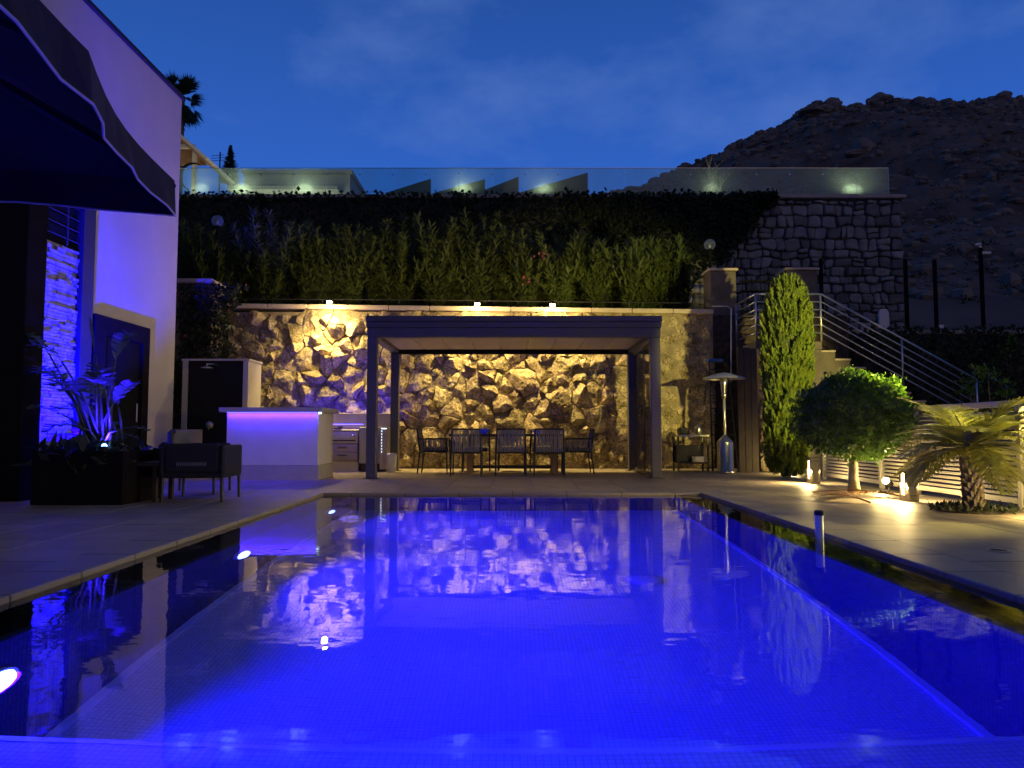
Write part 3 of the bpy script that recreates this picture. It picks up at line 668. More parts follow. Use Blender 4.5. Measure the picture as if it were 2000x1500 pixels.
# ================================================================== PARASOL
pc = Vector((-2.2, 4.75)); va = Vector((.224, -.974)).normalized(); vb = Vector((-.974, -.224)).normalized(); PL = 3.4
ctr = pc+va*PL/2+vb*PL/2; zh, ze, za_ = 2.21, 2.41, 3.12
ps = thing('parasol', 'large dark square parasol with pale piping overhanging at upper left', 'parasol', (ctr.x, ctr.y, 0))
def edge_pts(o, u, n=16):
    out = []
    for i in range(n+1):
        t_ = i/n; p = o+u*PL*t_; sag = .07*abs(math.sin(2*math.pi*t_)); q = p+(ctr-p).normalized()*sag
        out.append((Vector((q.x, q.y, 0)), abs(math.sin(2*math.pi*t_))))
    return out
cs = [pc, pc+va*PL, pc+va*PL+vb*PL, pc+vb*PL]; dirs = [va, vb, -va, -vb]
ap = Vector((ctr.x, ctr.y, za_))
for q in range(4):
    e = edge_pts(cs[q], dirs[q]); can = MB(); val = MB(); pip = []
    top = [Vector((p.x, p.y, ze+.02*(1-s_))) for p, s_ in e]; bot = [Vector((p.x, p.y, zh-.012*(1-s_)-.0)) for p, s_ in e]
    bot = [bb+(Vector((bb.x-ctr.x, bb.y-ctr.y, 0)).normalized()*(.015+.02*math.sin(i*1.9))) for i, bb in enumerate(bot)]
    rows = [[t2.lerp(ap, s_)-Vector((0, 0, .10*math.sin(math.pi*s_)*e[i][1])) for i, t2 in enumerate(top)] for s_ in (0, .25, .5, .75, .97)]
    n = len(top)
    for r_ in range(4):
        for i in range(n-1): can.add([rows[r_][i], rows[r_][i+1], rows[r_+1][i+1], rows[r_+1][i]], [(0,1,2,3)])
    for i in range(n-1): val.add([bot[i], bot[i+1], top[i+1], top[i]], [(0,1,2,3)])
    co_ = can.build('canopy_panel', 'fabric_dark', ps); v_ = val.build('valance', 'fabric_dark', ps)
    MB().tube(bot, .007, 6).build('piping', 'piping', v_, True)
    MB().tube([Vector((cs[q].x, cs[q].y, ze-.02)), ap-Vector((0, 0, .12))], .016, 6).build('rib', 'dark_metal', ps)
    mid = cs[q]+dirs[q]*PL/2; MB().tube([Vector((mid.x, mid.y, ze-.02)), ap-Vector((0, 0, .12))], .016, 6).build('rib', 'dark_metal', ps)
MB().lathe((ctr.x, ctr.y, 0), [(.36, .0), (.36, .07), (.06, .09), (.032, .12), (.032, za_)], 16).build('pole', 'dark_metal', ps, True)

# ================================================================== LEFT LOUNGE
pl0 = gnd(165, 984); plx, ply = -4.72, 8.55
pb = thing('planter', 'large dark square planter beside the stone clad house wall', 'planter', (plx, ply, 0))
k = MB(); k.rbox(plx-.50, plx+.50, ply-.45, ply-.40, 0, .58, .008).rbox(plx-.50, plx+.50, ply+.40, ply+.45, 0, .58, .008).rbox(plx-.50, plx-.45, ply-.398, ply+.398, 0, .58, .008).rbox(plx+.45, plx+.50, ply-.398, ply+.398, 0, .58, .008)
k.build('box', 'dark_frame', pb); MB().box(plx-.449, plx+.449, ply-.399, ply+.399, .02, .50).build('potting_soil', 'soil', pb)
bp_ = thing('bird_of_paradise_plant', 'tall big-leaved plant with ragged leaves lit blue from its planter', 'plant', (plx, ply, .50))
random.seed(21)
def big_leaf(base, tip, L, w, droop, split=True):
    """stalk + torn paddle leaf"""
    base, tip = Vector(base), Vector(tip); mid = (base+tip)/2+Vector((0, 0, .12)); st = MB()
    st.tube([base, mid, tip], [.018, .013, .009], 6)
    so = st.build('stalk', 'leaf_strelitzia', bp_, True)
    d = (tip-mid).normalized(); side = d.cross(Vector((0, 0, 1))).normalized(); lf = MB(); n = 12
    pts = []; p = tip.copy(); dd = d.copy()
    for i in range(n+1): pts.append(p.copy()); p = p+dd*L/n; dd = (dd+Vector((0, 0, -droop/n))).normalized()
    for i in range(n):
        for s_ in (-1, 1):
            w0 = w*math.sin(math.pi*(i+.15)/(n+.6))**.7; w1 = w*math.sin(math.pi*min(n+.2, i+1.15)/(n+.6))**.7; sag = Vector((0, 0, random.uniform(-.35, .12)*w)) if split else Vector((0, 0, -.1*w))
            g = .12 if split and random.random() < .7 else 0
            a, c = pts[i], pts[i+1].lerp(pts[i], g)
            lf.add([a, c, c+side*s_*w1+sag+d*.05, a+side*s_*w0+sag+d*.05], [(0,1,2,3)])
    lf.build('leaf', 'leaf_strelitzia', so)
bb = Vector((plx, ply, .5))
def tgt(px, py, d): return at(px, py, d)
for (px, py, d, L, w, dr2) in ((95, 690, 8.6, .34, .09, 1.0), (185, 690, 8.8, .45, .012, .1), (120, 705, 8.4, .35, .11, 1.6), (130, 745, 8.5, .4, .14, 1.8), (150, 770, 8.3, .4, .16, 2.0), (225, 705, 8.5, .55, .07, 2.6), (205, 760, 8.2, .4, .10, .9),
                               (220, 790, 8.5, .45, .07, 1.0), (190, 790, 8.7, .4, .12, .8), (150, 800, 8.9, .35, .12, 1.2), (110, 740, 8.9, .35, .10, 1.2), (235, 838, 8.4, .3, .06, .8), (140, 830, 8.2, .25, .10, 1.4)):
    q = tgt(px, py, d); big_leaf(bb+Vector((random.uniform(-.15, .15), random.uniform(-.15, .15), 0)), q, L*1.15, w*1.45, dr2)
for _ in range(14):
    q = tgt(random.uniform(115, 235), random.uniform(735, 850), random.uniform(8.2, 9.0)); big_leaf(bb+Vector((random.uniform(-.25, .25), random.uniform(-.2, .2), 0)), q, random.uniform(.25, .42), random.uniform(.07, .14), random.uniform(.6, 1.8))
k = MB(); n = 260; C = np.stack([rng.uniform(plx-.5, plx+.5, n), rng.uniform(ply-.48, ply+.3, n), rng.uniform(.42, .62, n)], 1)
leaf_cloud(k, C, rdir(n)+np.array([0, -.2, .3]), rdir(n), rng.uniform(.1, .25, n), rng.uniform(.04, .1, n))
tag(k.build('trailing_plant', 'leaf_dark'), 'dark trailing leaves spilling over the planter rim', 'plant')
# blue uplight in the planter
ux, uy = -5.42, 9.16
ul = thing('blue_uplight', 'small blue spotlight behind the planter shining up the house wall', 'lamp', (ux, uy, 0))
aim = Vector((-.75, .95, 2.2)).normalized()
MB().tube([Vector((ux, uy, 0)), Vector((ux, uy, .22))], .012, 6).build('stake', 'dark_metal', ul)
MB().tube([Vector((ux, uy, .24))-aim*.05, Vector((ux, uy, .24))+aim*.05], [.03, .045], 12).build('housing', 'dark_metal', ul, True)
MB().tube([Vector((ux, uy, .24))+aim*.052, Vector((ux, uy, .24))+aim*.056], .04, 12).build('lens', 'spot_lens', ul)
lamp('lens_light', 'SPOT', ul, Vector((ux, uy, .24))+aim*.07, 6800, (.002, .0, 1), spot_size=R(84), spot_blend=.45, shadow_soft_size=.04, aim=aim)

u3 = thing('plant_uplight', 'small blue spotlight glowing among the stalks in the planter', 'lamp', (plx+.16, ply-.22, .5))
MB().tube([(plx+.16, ply-.22, .5), (plx+.16, ply-.22, .56)], .012, 6).build('stake', 'dark_metal', u3)
MB().tube([(plx+.16, ply-.22, .56), (plx+.15, ply-.20, .62)], [.03, .04], 12).build('housing', 'dark_metal', u3, True)
MB().sphere((plx+.147, ply-.195, .632), .03, 10, 8).build('lens', 'spot_lens', u3, True)
lamp('lens_light', 'SPOT', u3, (plx+.14, ply-.18, .68), 260, (.02, .006, 1), spot_size=R(100), spot_blend=.6, shadow_soft_size=.03, aim=(-.1, .3, 1))
def armchair():
    t_ = thing('lounge_chair', '', 'chair', (0, 0, 0))
    for sx in (-1, 1):
        for sy in (-1, 1): MB().tube([(sx*.33, sy*.33, 0), (sx*.325, sy*.325, .34)], [.016, .02], 8).build('leg', 'black_frame', t_)
    MB().rbox(-.35, .35, -.35, .35, .27, .33, .015).build('seat', 'rope_dark', t_)
    for sx in (-1, 1): MB().rbox(min(sx*.36, sx*.30), max(sx*.36, sx*.30), -.36, .33, .30, .64, .02).build('armrest', 'rope_dark', t_)
    MB().rbox(-.298, .298, -.36, -.30, .331, .66, .02).build('backrest', 'rope_dark', t_)
    w_ = MB()
    for q in range(16): w_.tube([(-.16+q*.021, -.368, .41), (-.155+q*.021, -.368, .45)], .005, 5)
    w_.build('rope_weave', 'strap', t_)
    MB().rbox(-.285, .285, -.27, .32, .335, .45, .04).build('seat_cushion', 'cushion', t_, True)
    MB().rbox(-.27, .27, -.295, -.18, .452, .82, .04).build('back_cushion', 'cushion', t_, True)
    return t_
ac = armchair()
ac2 = copy_tree(ac)
ac.location = (-3.63, 8.75, 0); ac.rotation_euler = (0, 0, R(4)); ac['label'] = 'dark rope lounge chair with its back to the pool, nearest the water'; ac['group'] = 'lounge chairs'
ac2.location = (-4.12, 9.75, 0); ac2.rotation_euler = (0, 0, R(-86)); ac2['label'] = 'dark lounge chair with grey cushion behind the nearer one, against the house'; ac2['group'] = 'lounge chairs'
for ch in list(ac.children):
    if ch.name.startswith('back_cushion'): bpy.data.objects.remove(ch)
st = thing('side_table', 'low dark side table between the planter and the lounge chairs', 'table', (-4.18, 8.65, 0))
MB().rbox(-4.5, -3.98, 8.4, 8.92, .40, .45, .01).build('table_top', 'wood_dark', st)
for sx in (-4.44, -4.04):
    for sy in (8.46, 8.86): MB().rbox(sx-.025, sx+.025, sy-.025, sy+.025, 0, .399, .004).build('leg', 'wood_dark', st)

# ================================================================== BAR AND KITCHEN
B0, B1 = gnd(440, 938), gnd(620, 938); by0 = B0.y; bx0, bx1 = B0.x, B1.x; bz = at(530, 805, by0).z; bye = by0+1.0
bar = thing('bar_counter', 'white rendered bar counter with blue light under its stone top', 'counter', ((bx0+bx1)/2, by0+.5, 0))
MB().rbox(bx0, bx1, by0, bye, .24, bz-.002, .008).build('body', 'stucco_bar', bar)
MB().box(bx0-.012, bx1+.012, by0-.012, bye, 0, .238).build('plinth', 'counter_stone', bar)
MB().rbox(bx0-.09, bx1+.09, by0-.12, bye+.05, bz, bz+.075, .008).build('counter_top', 'counter_stone', bar)
MB().box(bx0+.02, bx1-.02, by0-.05, by0-.035, bz-.013, bz-.002).build('led_strip', 'led_blue', bar)
lamp('led_light', 'AREA', bar, ((bx0+bx1)/2, by0-.045, bz-.02), 17, (.045, .008, 1), shape='RECTANGLE', size=bx1-bx0, size_y=.02, aim=(0, .25, -1))
MB().box(bx1+.02, bx1+.06, by0-.08, by0-.04, bz-.03, bz-.002).build('corner_lamp', 'led_white', bar)
# kitchen run along the wall
KY = 14.75
def kx(px, d): return at(px, 800, d).x
kc = thing('kitchen_counter', 'outdoor kitchen counter with beige splashback and drawers against the rubble wall', 'counter', (kx(690, KY), KY+.3, 0))
k0, k1 = kx(640, KY), kx(701, KY)
MB().rbox(k0, k1, KY, KY+.6, .20, .55, .006).build('cabinet', 'cabinet', kc)
MB().box(k0, k1, KY+.03, KY+.6, 0, .198).build('plinth', 'beige_panel', kc)
for z0, z1 in ((.235, .375), (.39, .535)):
    o_ = MB().rbox(k0+.02, k1-.02, KY-.022, KY-.001, z0, z1, .005).build('drawer', 'cabinet', kc)
    MB().box((k0+k1)/2-.09, (k0+k1)/2+.09, KY-.036, KY-.023, z1-.06, z1-.045).build('handle', 'dark_metal', o_)
sz0, sz1 = at(690, 833, KY+.5).z, at(690, 807, KY+.5).z
MB().rbox(kx(560, KY+.6), kx(763, KY+.6), KY+.62, KY+.68, .6, sz1, .006).build('splashback', 'beige_panel', kc)
MB().box(kx(565, KY), kx(760, KY+.6), KY+.69, KY+.70, sz1-.03, sz1-.015).build('led_strip', 'led_blue', kc)
lamp('led_light', 'AREA', kc, ((kx(565, KY)+kx(760, KY+.6))/2, KY+.72, sz1-.0), 17, (.02, .004, 1), shape='RECTANGLE', size=2.0, size_y=.03, aim=(0, .55, 1))
MB().rbox(kx(600, KY), k0-.004, KY-.1, KY+.6, 0, .84, .006).build('end_cabinet', 'beige_panel', kc)
gr = thing('gas_grill', 'built-in stainless gas grill lit blue on the kitchen counter', 'grill', ((k0+k1)/2, KY+.3, .552))
MB().rbox(k0, k1, KY-.03, KY+.58, .553, .80, .012).build('body', 'appliance', gr)
MB().rbox(k0+.05, k1-.05, KY-.042, KY-.031, .60, .63, .003).build('drip_tray', 'black_frame', gr)
MB().rbox(k0+.03, k1-.03, KY-.040, KY-.031, .66, .765, .003).build('control_panel', 'appliance', gr)
MB().tube([((k1-.10), KY-.042, .712), ((k1-.10), KY-.075, .712)], .03, 14).build('knob', 'steel', gr, True)
MB().rbox(k0-.01, k1+.01, KY-.05, KY+.58, .803, .83, .008).build('lid_edge', 'steel', gr)
MB().box(k0, k1, KY+.45, KY+.46, .93, .945).build('lamp_strip', 'led_blue', gr)
lamp('strip_light', 'AREA', gr, ((k0+k1)/2, KY-.22, .98), 3.0, (.14, .07, 1), shape='RECTANGLE', size=.5, size_y=.03, aim=(0, .5, -1))
f0, f1 = kx(704, KY), kx(757, KY-.1)
fr_ = thing('drinks_fridge', 'stainless drinks fridge with a row of tiny lights behind the pergola post', 'fridge', ((f0+f1)/2, KY+.2, 0))
MB().rbox(f0, f1, KY-.08, KY+.5, .16, .88, .01).build('body', 'appliance', fr_)
MB().box(f0+.03, f1-.03, KY-.04, KY+.48, 0, .158).build('base', 'black_frame', fr_)
MB().rbox(f1-.14, f1, KY-.13, KY-.082, .05, .86, .006).build('door_edge', 'beige_panel', fr_)
for q in range(8): MB().sphere((f1-.105, KY-.133, .80-q*.058), .008, 8, 6).build('indicator_light', 'led_white', fr_)
MB().box(f1-.11, f1-.01, KY-.135, KY-.1305, .843, .856).build('light_bar', 'led_white', fr_)
k = MB().lathe((kx(718, KY), KY+.1, .882), [(.06, 0), (.075, .05), (.07, .11), (.03, .13), (.012, .15)], 14); tag(k.build('kettle', 'steel', None, True), 'small steel kettle on the drinks fridge', 'kettle')
q = at(651, 826, KY-.1); k = MB().rbox(q.x-.17, q.x+.12, KY-.05, KY+.2, .842, .875, .01); k.tube([(q.x-.05, KY, .875), (q.x+.18, KY-.05, .89)], .012, 6); tag(k.build('pan', 'black_frame'), 'dark pan lying on the kitchen end cabinet', 'pan')
bx = kx(766, KY-.2); k = MB().add([], []); k.lathe((bx, KY-.2, 0), [(.085, 0), (.10, .30), (.104, .31), (.104, .34), (.09, .37), (.001, .375)], 16); tag(k.build('waste_bin', 'white_plastic', None, True), 'small pale waste bin behind the left pergola post', 'bin')
# shower
SY = 14.2
sw = thing('outdoor_shower', 'dark outdoor shower cubicle panel with pale edges left of the bar', 'shower', (kx(425, SY), SY, 0))
s0, s1, stz = kx(366, SY), kx(474, SY), at(420, 703, SY).z
MB().rbox(s0, s1, SY, SY+.06, 0, stz-.02, .004).build('panel', 'shower_panel', sw)
MB().box(s0-.10, s0-.003, SY-.03, SY+.06, 0, stz-.02).build('side_wall', 'stucco', sw)
MB().box(s1+.003, s1+.10, SY-.03, SY+.7, 0, stz-.02).build('side_wall', 'stucco', sw)
MB().box(s0-.12, s1+.12, SY-.04, SY+.72, stz-.018, stz+.02).build('cap', 'stucco', sw)
hp = at(404, 716, SY-.25); k = MB().tube([(hp.x+.12, SY-.001, hp.z+.05), (hp.x+.06, SY-.12, hp.z+.06), (hp.x, SY-.25, hp.z+.05), (hp.x, SY-.25, hp.z)], .012, 8); k.lathe((hp.x, SY-.25, hp.z-.03), [(.11, 0), (.11, .012), (.02, .035)], 18); k.build('shower_head', 'steel', sw, True)
vp = at(410, 830, SY); k = MB().tube([(vp.x, SY-.001, vp.z), (vp.x, SY-.03, vp.z)], .07, 18); k.tube([(vp.x, SY-.03, vp.z), (vp.x, SY-.07, vp.z)], .03, 12).tube([(vp.x, SY-.06, vp.z), (vp.x, SY-.065, vp.z-.1)], .01, 6); k.build('valve', 'steel', sw, True)

# return wall and dark creeper left of the rubble wall
rt = thing('plaster_return_wall', 'rough plastered wall end below the dark hedge beside the house', 'wall', (-6.6, 15.3, 0))
rz = at(390, 545, 15.2).z
MB().rbox(-10, at(412, 560, 15.2).x, 15.2, 15.95, 0, rz-.1, .03).build('body', 'plaster_stone', rt)
MB().rbox(-10, at(417, 560, 15.2).x, 15.12, 15.95, rz-.098, rz, .02).build('coping', 'wall_coping', rt)
n = 5200; px_ = rng.uniform(345, 480, n); py_ = rng.uniform(555, 830, n); C = np.array([list(at(a-20*random.random()*(1 if c > 700 else -.8), c, 14.95+.35*random.random())) for a, c in zip(px_, py_)])
keep = [(c[0] < at(458-(.25*(p-600)), 600, 15).x+.4*noise.noise(Vector((p*.03, 1, 2)))) for c, p in zip(C, py_)]; C = C[np.array(keep)]; n = len(C)
b = MB(); leaf_cloud(b, C, rdir(n)+np.array([0, -.3, -.4]), rdir(n)+np.array([0, -.6, 0]), rng.uniform(.06, .13, n), rng.uniform(.04, .09, n)); cr = thing('bougainvillea', 'dark bougainvillea with a few red bracts climbing beside the shower', 'climbing plant', (-6.2, 15, 0))
b.build('foliage', 'leaf_dark', cr)
MB().tube([(-6.3, 15.1, 0), (-6.2, 15.05, 1.2), (-6.0, 15.05, 2.3), (-5.9, 15.1, 3.0)], [.04, .03, .02, .012], 6).build('stem', 'bark', cr)
b = MB(); n = 60; idx = rng.choice(len(C), n); leaf_cloud(b, C[idx]+np.array([0, -.06, 0]), rdir(n), rdir(n), np.full(n, .06), np.full(n, .06)); stuff(b.build('bracts', 'petal_dark', cr))

# ================================================================== PERGOLA
GY0, GY1 = gnd(727, 935).y+.08, 15.12
gx0, gx1_ = at(727, 800, GY0).x, at(1280, 800, GY0).x; gt_ = at(1000, 617, GY0-.12).z; gm = at(1000, 640, GY0-.1).z; gl_ = at(1000, 659, GY0-.08).z
pg = thing('pergola', 'dark grey aluminium pergola over the dining table', 'pergola', ((gx0+gx1_)/2, (GY0+GY1)/2, 0))
for x in (gx0, gx1_):
    for y in (GY0, GY1):
        o_ = MB().rbox(x-.083, x+.083, y-.083, y+.083, .012, gl_, .008).build('post', 'pergola_metal', pg); MB().rbox(x-.13, x+.13, y-.13, y+.13, 0, .0118, .003).build('base_plate', 'pergola_metal', o_)
MB().rbox(gx0-.085, gx1_+.085, GY0-.10, GY0+.08, gl_+.001, gm, .008).build('front_beam', 'pergola_metal', pg)
MB().rbox(gx0-.10, gx1_+.10, GY0-.13, GY0+.06, gm+.001, gt_-.10, .008).build('gutter', 'pergola_metal', pg)
MB().rbox(gx0-.105, gx1_+.105, GY0-.15, GY0+.06, gt_-.098, gt_, .008).build('fascia', 'pergola_metal', pg)
for x in (gx0, gx1_): MB().rbox(x-.08, x+.08, GY0+.081, GY1-.084, gl_+.002, gm, .006).build('side_beam', 'pergola_metal', pg)
MB().rbox(gx0-.083, gx1_+.083, GY1-.083, GY1+.083, gl_-.02, gm, .006).build('back_beam', 'dark_frame', pg)
nb = 9
for i in range(nb):
    x0 = gx0+.082+(gx1_-gx0-.164)*i/nb; x1 = gx0+.082+(gx1_-gx0-.164)*(i+1)/nb
    MB().rbox(x0+.004, x1-.004, GY0+.082, GY1-.086, gm-.10, gm-.03, .01).build('roof_panel', 'cream_wall' if False else 'beige_panel', pg)
for j, y0 in enumerate((GY0+.12, GY0+.98, GY0+1.84)):
    x = gx1_-.02+j*.03; y1 = y0+.84
    o_ = MB().rbox(x-.012, x+.012, y0, y0+.04, .03, gl_-.02, .003).rbox(x-.012, x+.012, y1-.04, y1, .03, gl_-.02, .003).rbox(x-.012, x+.012, y0+.041, y1-.041, .03, .08, .003).rbox(x-.012, x+.012, y0+.041, y1-.041, gl_-.07, gl_-.02, .003).build('sliding_frame', 'pergola_metal', pg)
    MB().box(x-.004, x+.004, y0+.04, y1-.04, .08, gl_-.07).build('pane', 'pergola_glass', o_)
MB().rbox(gx1_-.04, gx1_+.06, GY0+.09, GY1-.09, .001, .028, .004).build('floor_track', 'pergola_metal', pg)

# ================================================================== DINING SET
def dining_chair():
    t_ = thing('dining_chair', '', 'chair', (0, 0, 0))
    w, d = .27, .26
    for sx in (-1, 1):
        MB().tube([(sx*w, d, 0), (sx*(w-.01), d-.02, .655)], [.013, .016], 7).build('leg', 'black_frame', t_)
        MB().tube([(sx*w, -d-.04, 0), (sx*(w-.005), -d+.01, .42), (sx*(w-.02), -d-.05, .84)], [.013, .017, .014], 7).build('leg', 'black_frame', t_)
        MB().tube([(sx*(w-.012), -d-.018, .655), (sx*(w-.01), d-.02, .655)], .014, 7).build('armrest', 'black_frame', t_)
        for q in range(9):
            y = -d+.03+q*.05; g = .012*(1 if q % 2 else -1)
            MB().tube([(sx*(w-.008), y, .645), (sx*(w+.004), y+g, .54), (sx*(w-.008), y, .43)], .0105, 5).build('strap', 'strap', t_)
    MB().rbox(-w+.01, w-.01, -d+.0, d-.03, .40, .435, .012).build('seat', 'black_frame', t_)
    MB().rbox(-w+.03, w-.03, -d+.05, d-.04, .436, .49, .02).build('seat_cushion', 'cushion', t_, True)
    MB().tube([(-w+.02, -d-.05, .835), (w-.02, -d-.05, .835)], .015, 7).build('top_rail', 'black_frame', t_)
    n = 14
    for q in range(n):
        x = -w+.045+(2*w-.09)*q/(n-1); g = .010*(1 if q % 2 else -1)
        MB().tube([(x, -d-.053, .825), (x+g*.3, -d-.04, .72), (x+g, -d-.03, .62), (x+g*.3, -d-.02, .52), (x, -d-.005, .43)], .0115, 5).build('strap', 'strap', t_)
    return t_
ch0 = dining_chair(); cy = gnd(940, 930).y+.26
def cxx(px, d): return at(px, 880, d).x
spots = [(cxx(912, cy), cy, 0, 'strap-back dining chair on the pool side of the table, left of three'), (cxx(997, cy), cy, 2, 'strap-back dining chair on the pool side of the table, middle of three'), (cxx(1072, cy), cy, -1, 'strap-back dining chair on the pool side of the table, right of three'),
         (cxx(850, cy+.6), cy+.62, -92, 'dining chair at the left head of the table, facing right'), (cxx(1126, cy+.6), cy+.62, 91, 'dining chair at the right head of the table, facing left'),
         (cxx(930, cy+1.3), cy+1.38, 181, 'dining chair on the wall side of the table, left of three'), (cxx(1000, cy+1.3), cy+1.38, 179, 'dining chair on the wall side of the table, middle of three'), (cxx(1062, cy+1.3), cy+1.38, 178, 'dining chair on the wall side of the table, right of three')]
for i, (x, y, a, lab) in enumerate(spots):
    o_ = ch0 if i == 0 else copy_tree(ch0); o_.location = (x, y, 0); o_.rotation_euler = (0, 0, R(a)); o_['label'] = lab; o_['group'] = 'chairs round the dining table'
ty = cy+.70; tx0, tx1 = cxx(880, ty), cxx(1098, ty)
tb = thing('dining_table', 'dark topped dining table on wooden trestle legs under the pergola', 'table', ((tx0+tx1)/2, ty, 0))
MB().rbox(tx0, tx1, ty-.42, ty+.42, .70, .745, .008).build('table_top', 'wood_dark', tb)
for px in (919, 1081):
    x = cxx(px, ty); MB().rbox(x-.05, x+.05, ty-.32, ty-.22, 0, .64, .005).build('leg', 'wood', tb); MB().rbox(x-.05, x+.05, ty+.22, ty+.32, 0, .64, .005).build('leg', 'wood', tb); MB().rbox(x-.045, x+.045, ty-.38, ty+.38, .641, .699, .005).build('crossbar', 'wood', tb)
MB().rbox(cxx(919, ty)+.051, cxx(1081, ty)-.051, ty-.03, ty+.03, .09, .15, .005).build('stretcher', 'wood_dark', tb)
for px, lab, h in ((944, 'blue glass bowl on the left half of the dining table', .10), (1050, 'low blue glass dish on the right half of the dining table', .06)):
    x = cxx(px, ty); k = MB().lathe((x, ty, .746), [(.05, 0), (.085, h*.5), (.09, h), (.08, h), (.07, h*.5), (.001, .02)], 16); tag(k.build('glass_bowl', 'glowing_blue_glass', None, True), lab, 'bowl')

# ================================================================== RIGHT OF THE PERGOLA
hb = gnd(1417, 924); ht = at(1417, 735, hb.y).z
he = thing('patio_heater', 'mushroom patio heater with steel gas housing and wide reflector', 'heater', (hb.x, hb.y, 0))
MB().lathe((hb.x, hb.y, 0), [(.19, 0), (.19, .04), (.155, .06), (.155, .58), (.15, .60), (.05, .70), (.032, .73)], 20).build('gas_housing', 'steel', he, True)
MB().tube([(hb.x, hb.y, .72), (hb.x, hb.y, ht-.40)], .026, 10).build('pole', 'rail_steel', he, True)
MB().lathe((hb.x, hb.y, ht-.42), [(.045, 0), (.05, .08), (.04, .09), (.05, .12), (.065, .26), (.09, .38)], 14).build('burner', 'steel', he, True)
MB().lathe((hb.x, hb.y, ht-.05), [(.40, 0), (.39, .02), (.15, .10), (.02, .125), (.001, .126)], 24, False).build('reflector', 'rail_steel', he, True)
tq = gnd(1350, 922); ty2 = tq.y
tr_ = thing('serving_trolley', 'dark serving trolley with a pale top edge beside the glass panels', 'trolley', (tq.x, ty2+.3, 0))
t0, t1, tz = at(1322, 850, ty2).x, at(1386, 850, ty2).x, at(1350, 849, ty2).z
for x in (t0+.03, t1-.03):
    for y in (ty2+.03, ty2+.45): MB().rbox(x-.018, x+.018, y-.018, y+.018, 0, tz-.04, .003).build('leg', 'black_frame', tr_)
MB().rbox(t0, t1, ty2, ty2+.5, tz-.039, tz, .005).build('top', 'counter_stone', tr_)
MB().rbox(t0+.02, t1-.02, ty2+.02, ty2+.48, .16, .19, .004).build('shelf', 'wood_dark', tr_)
MB().rbox(t0+.05, t1-.05, ty2+.30, ty2+.46, .192, .52, .006).build('back_panel', 'black_frame', tr_)
q = at(1366, 884, ty2+.1); k = MB().rbox(q.x-.12, q.x+.10, ty2+.05, ty2+.22, .192, .30, .004); tag(k.build('carton', 'paper'), 'small pale carton on the lower shelf of the trolley', 'box')
q = at(1364, 840, ty2+.2); k = MB().lathe((q.x, ty2+.2, tz), [(.055, 0), (.07, .02), (.07, .15), (.05, .17), (.02, .2)], 16); tag(k.build('steel_jug', 'steel', None, True), 'shiny steel jug on top of the serving trolley', 'jug')
q = at(1335, 840, ty2+.2); k = MB().rbox(q.x-.1, q.x+.1, ty2+.1, ty2+.35, tz, tz+.13, .02); k.tube([(q.x-.06, ty2+.22, tz+.13), (q.x, ty2+.22, tz+.17), (q.x+.06, ty2+.22, tz+.13)], .01, 6); tag(k.build('cool_box', 'black_frame'), 'dark box with a handle on top of the serving trolley', 'box')
lx0, lx1, ly = at(1384, 800, 15.3).x, at(1432, 800, 15.3).x, 15.3; lz = at(1395, 706, ly).z
ld = thing('step_ladder', 'dark step ladder with a blue top leaning behind the patio heater', 'ladder', ((lx0+lx1)/2, ly, 0))
for x in (lx0, lx1): MB().tube([(x, ly-.25, 0), (x+(.06 if x == lx0 else -.06), ly+.12, lz)], .018, 6).build('rail', 'dark_metal', ld)
for q in range(8):
    f = (q+.7)/8.3; MB().rbox(lx0+.05*f+.018, lx1-.05*f-.018, ly-.25+.37*f-.03, ly-.25+.37*f+.03, lz*f-.012, lz*f+.012, .003).build('rung', 'dark_metal', ld)
MB().rbox(lx0+.02, lx0+.32, ly+.02, ly+.2, lz+.001, lz+.06, .01).build('top_cap', 'blue_plastic', ld)

# staircase with landing
LX0, LX1, LY0, LY1 = at(1474, 600, 14.9).x, at(1604, 600, 14.9).x, 14.9, 16.3; LZ = at(1480, 573, LY0).z-.98
sc = thing('staircase', 'stone staircase with landing and tubular steel railing descending to the right', 'staircase', (LX0+1.4, LY0+.7, 0))
MB().rbox(LX0, LX1, LY0, LY1, LZ-.16, LZ, .01).build('landing', 'plaster_stone', sc)
MB().box(LX0+.45, LX1, LY0+.05, LY1, -.05, LZ-.162).build('landing_wall', 'plaster_stone', sc)
ns = 13; dx = 3.9/ns; dzs = .565*dx
for q in range(ns):
    z = LZ-dzs*(q+1); x = LX1+dx*q
    if z < .05: break
    o_ = MB().box(x+.002, x+dx, LY0+.1, LY1-.1, -.05, z-.04).build('step', 'plaster_stone', sc); MB().rbox(x-.02, x+dx, LY0+.06, LY1-.1, z-.039, z, .006).build('tread', 'wall_coping', o_)
def railing(A, B, nr, h, posts):
    A, B = Vector(A), Vector(B)
    for q in range(nr):
        dzv = Vector((0, 0, h*(1-q/nr*.98))); MB().tube([A+dzv, B+dzv], .021 if q == 0 else .013, 7).build('rail', 'rail_steel', sc, True)
    for f in posts: p = A.lerp(B, f); MB().tube([p, p+Vector((0, 0, h))], .02, 7).build('baluster', 'rail_steel', sc, True)
railing((LX0+.03, LY1-.05, LZ), (LX0+.03, LY0+.03, LZ), 6, .97, (0, 1)); railing((LX0+.03, LY0+.03, LZ), (LX1, LY0+.03, LZ), 6, .97, (.4, 1))
railing((LX1+.02, LY0+.03, LZ), (LX1+3.1, LY0+.03, LZ-.565*3.08), 6, .97, (.52, 1))
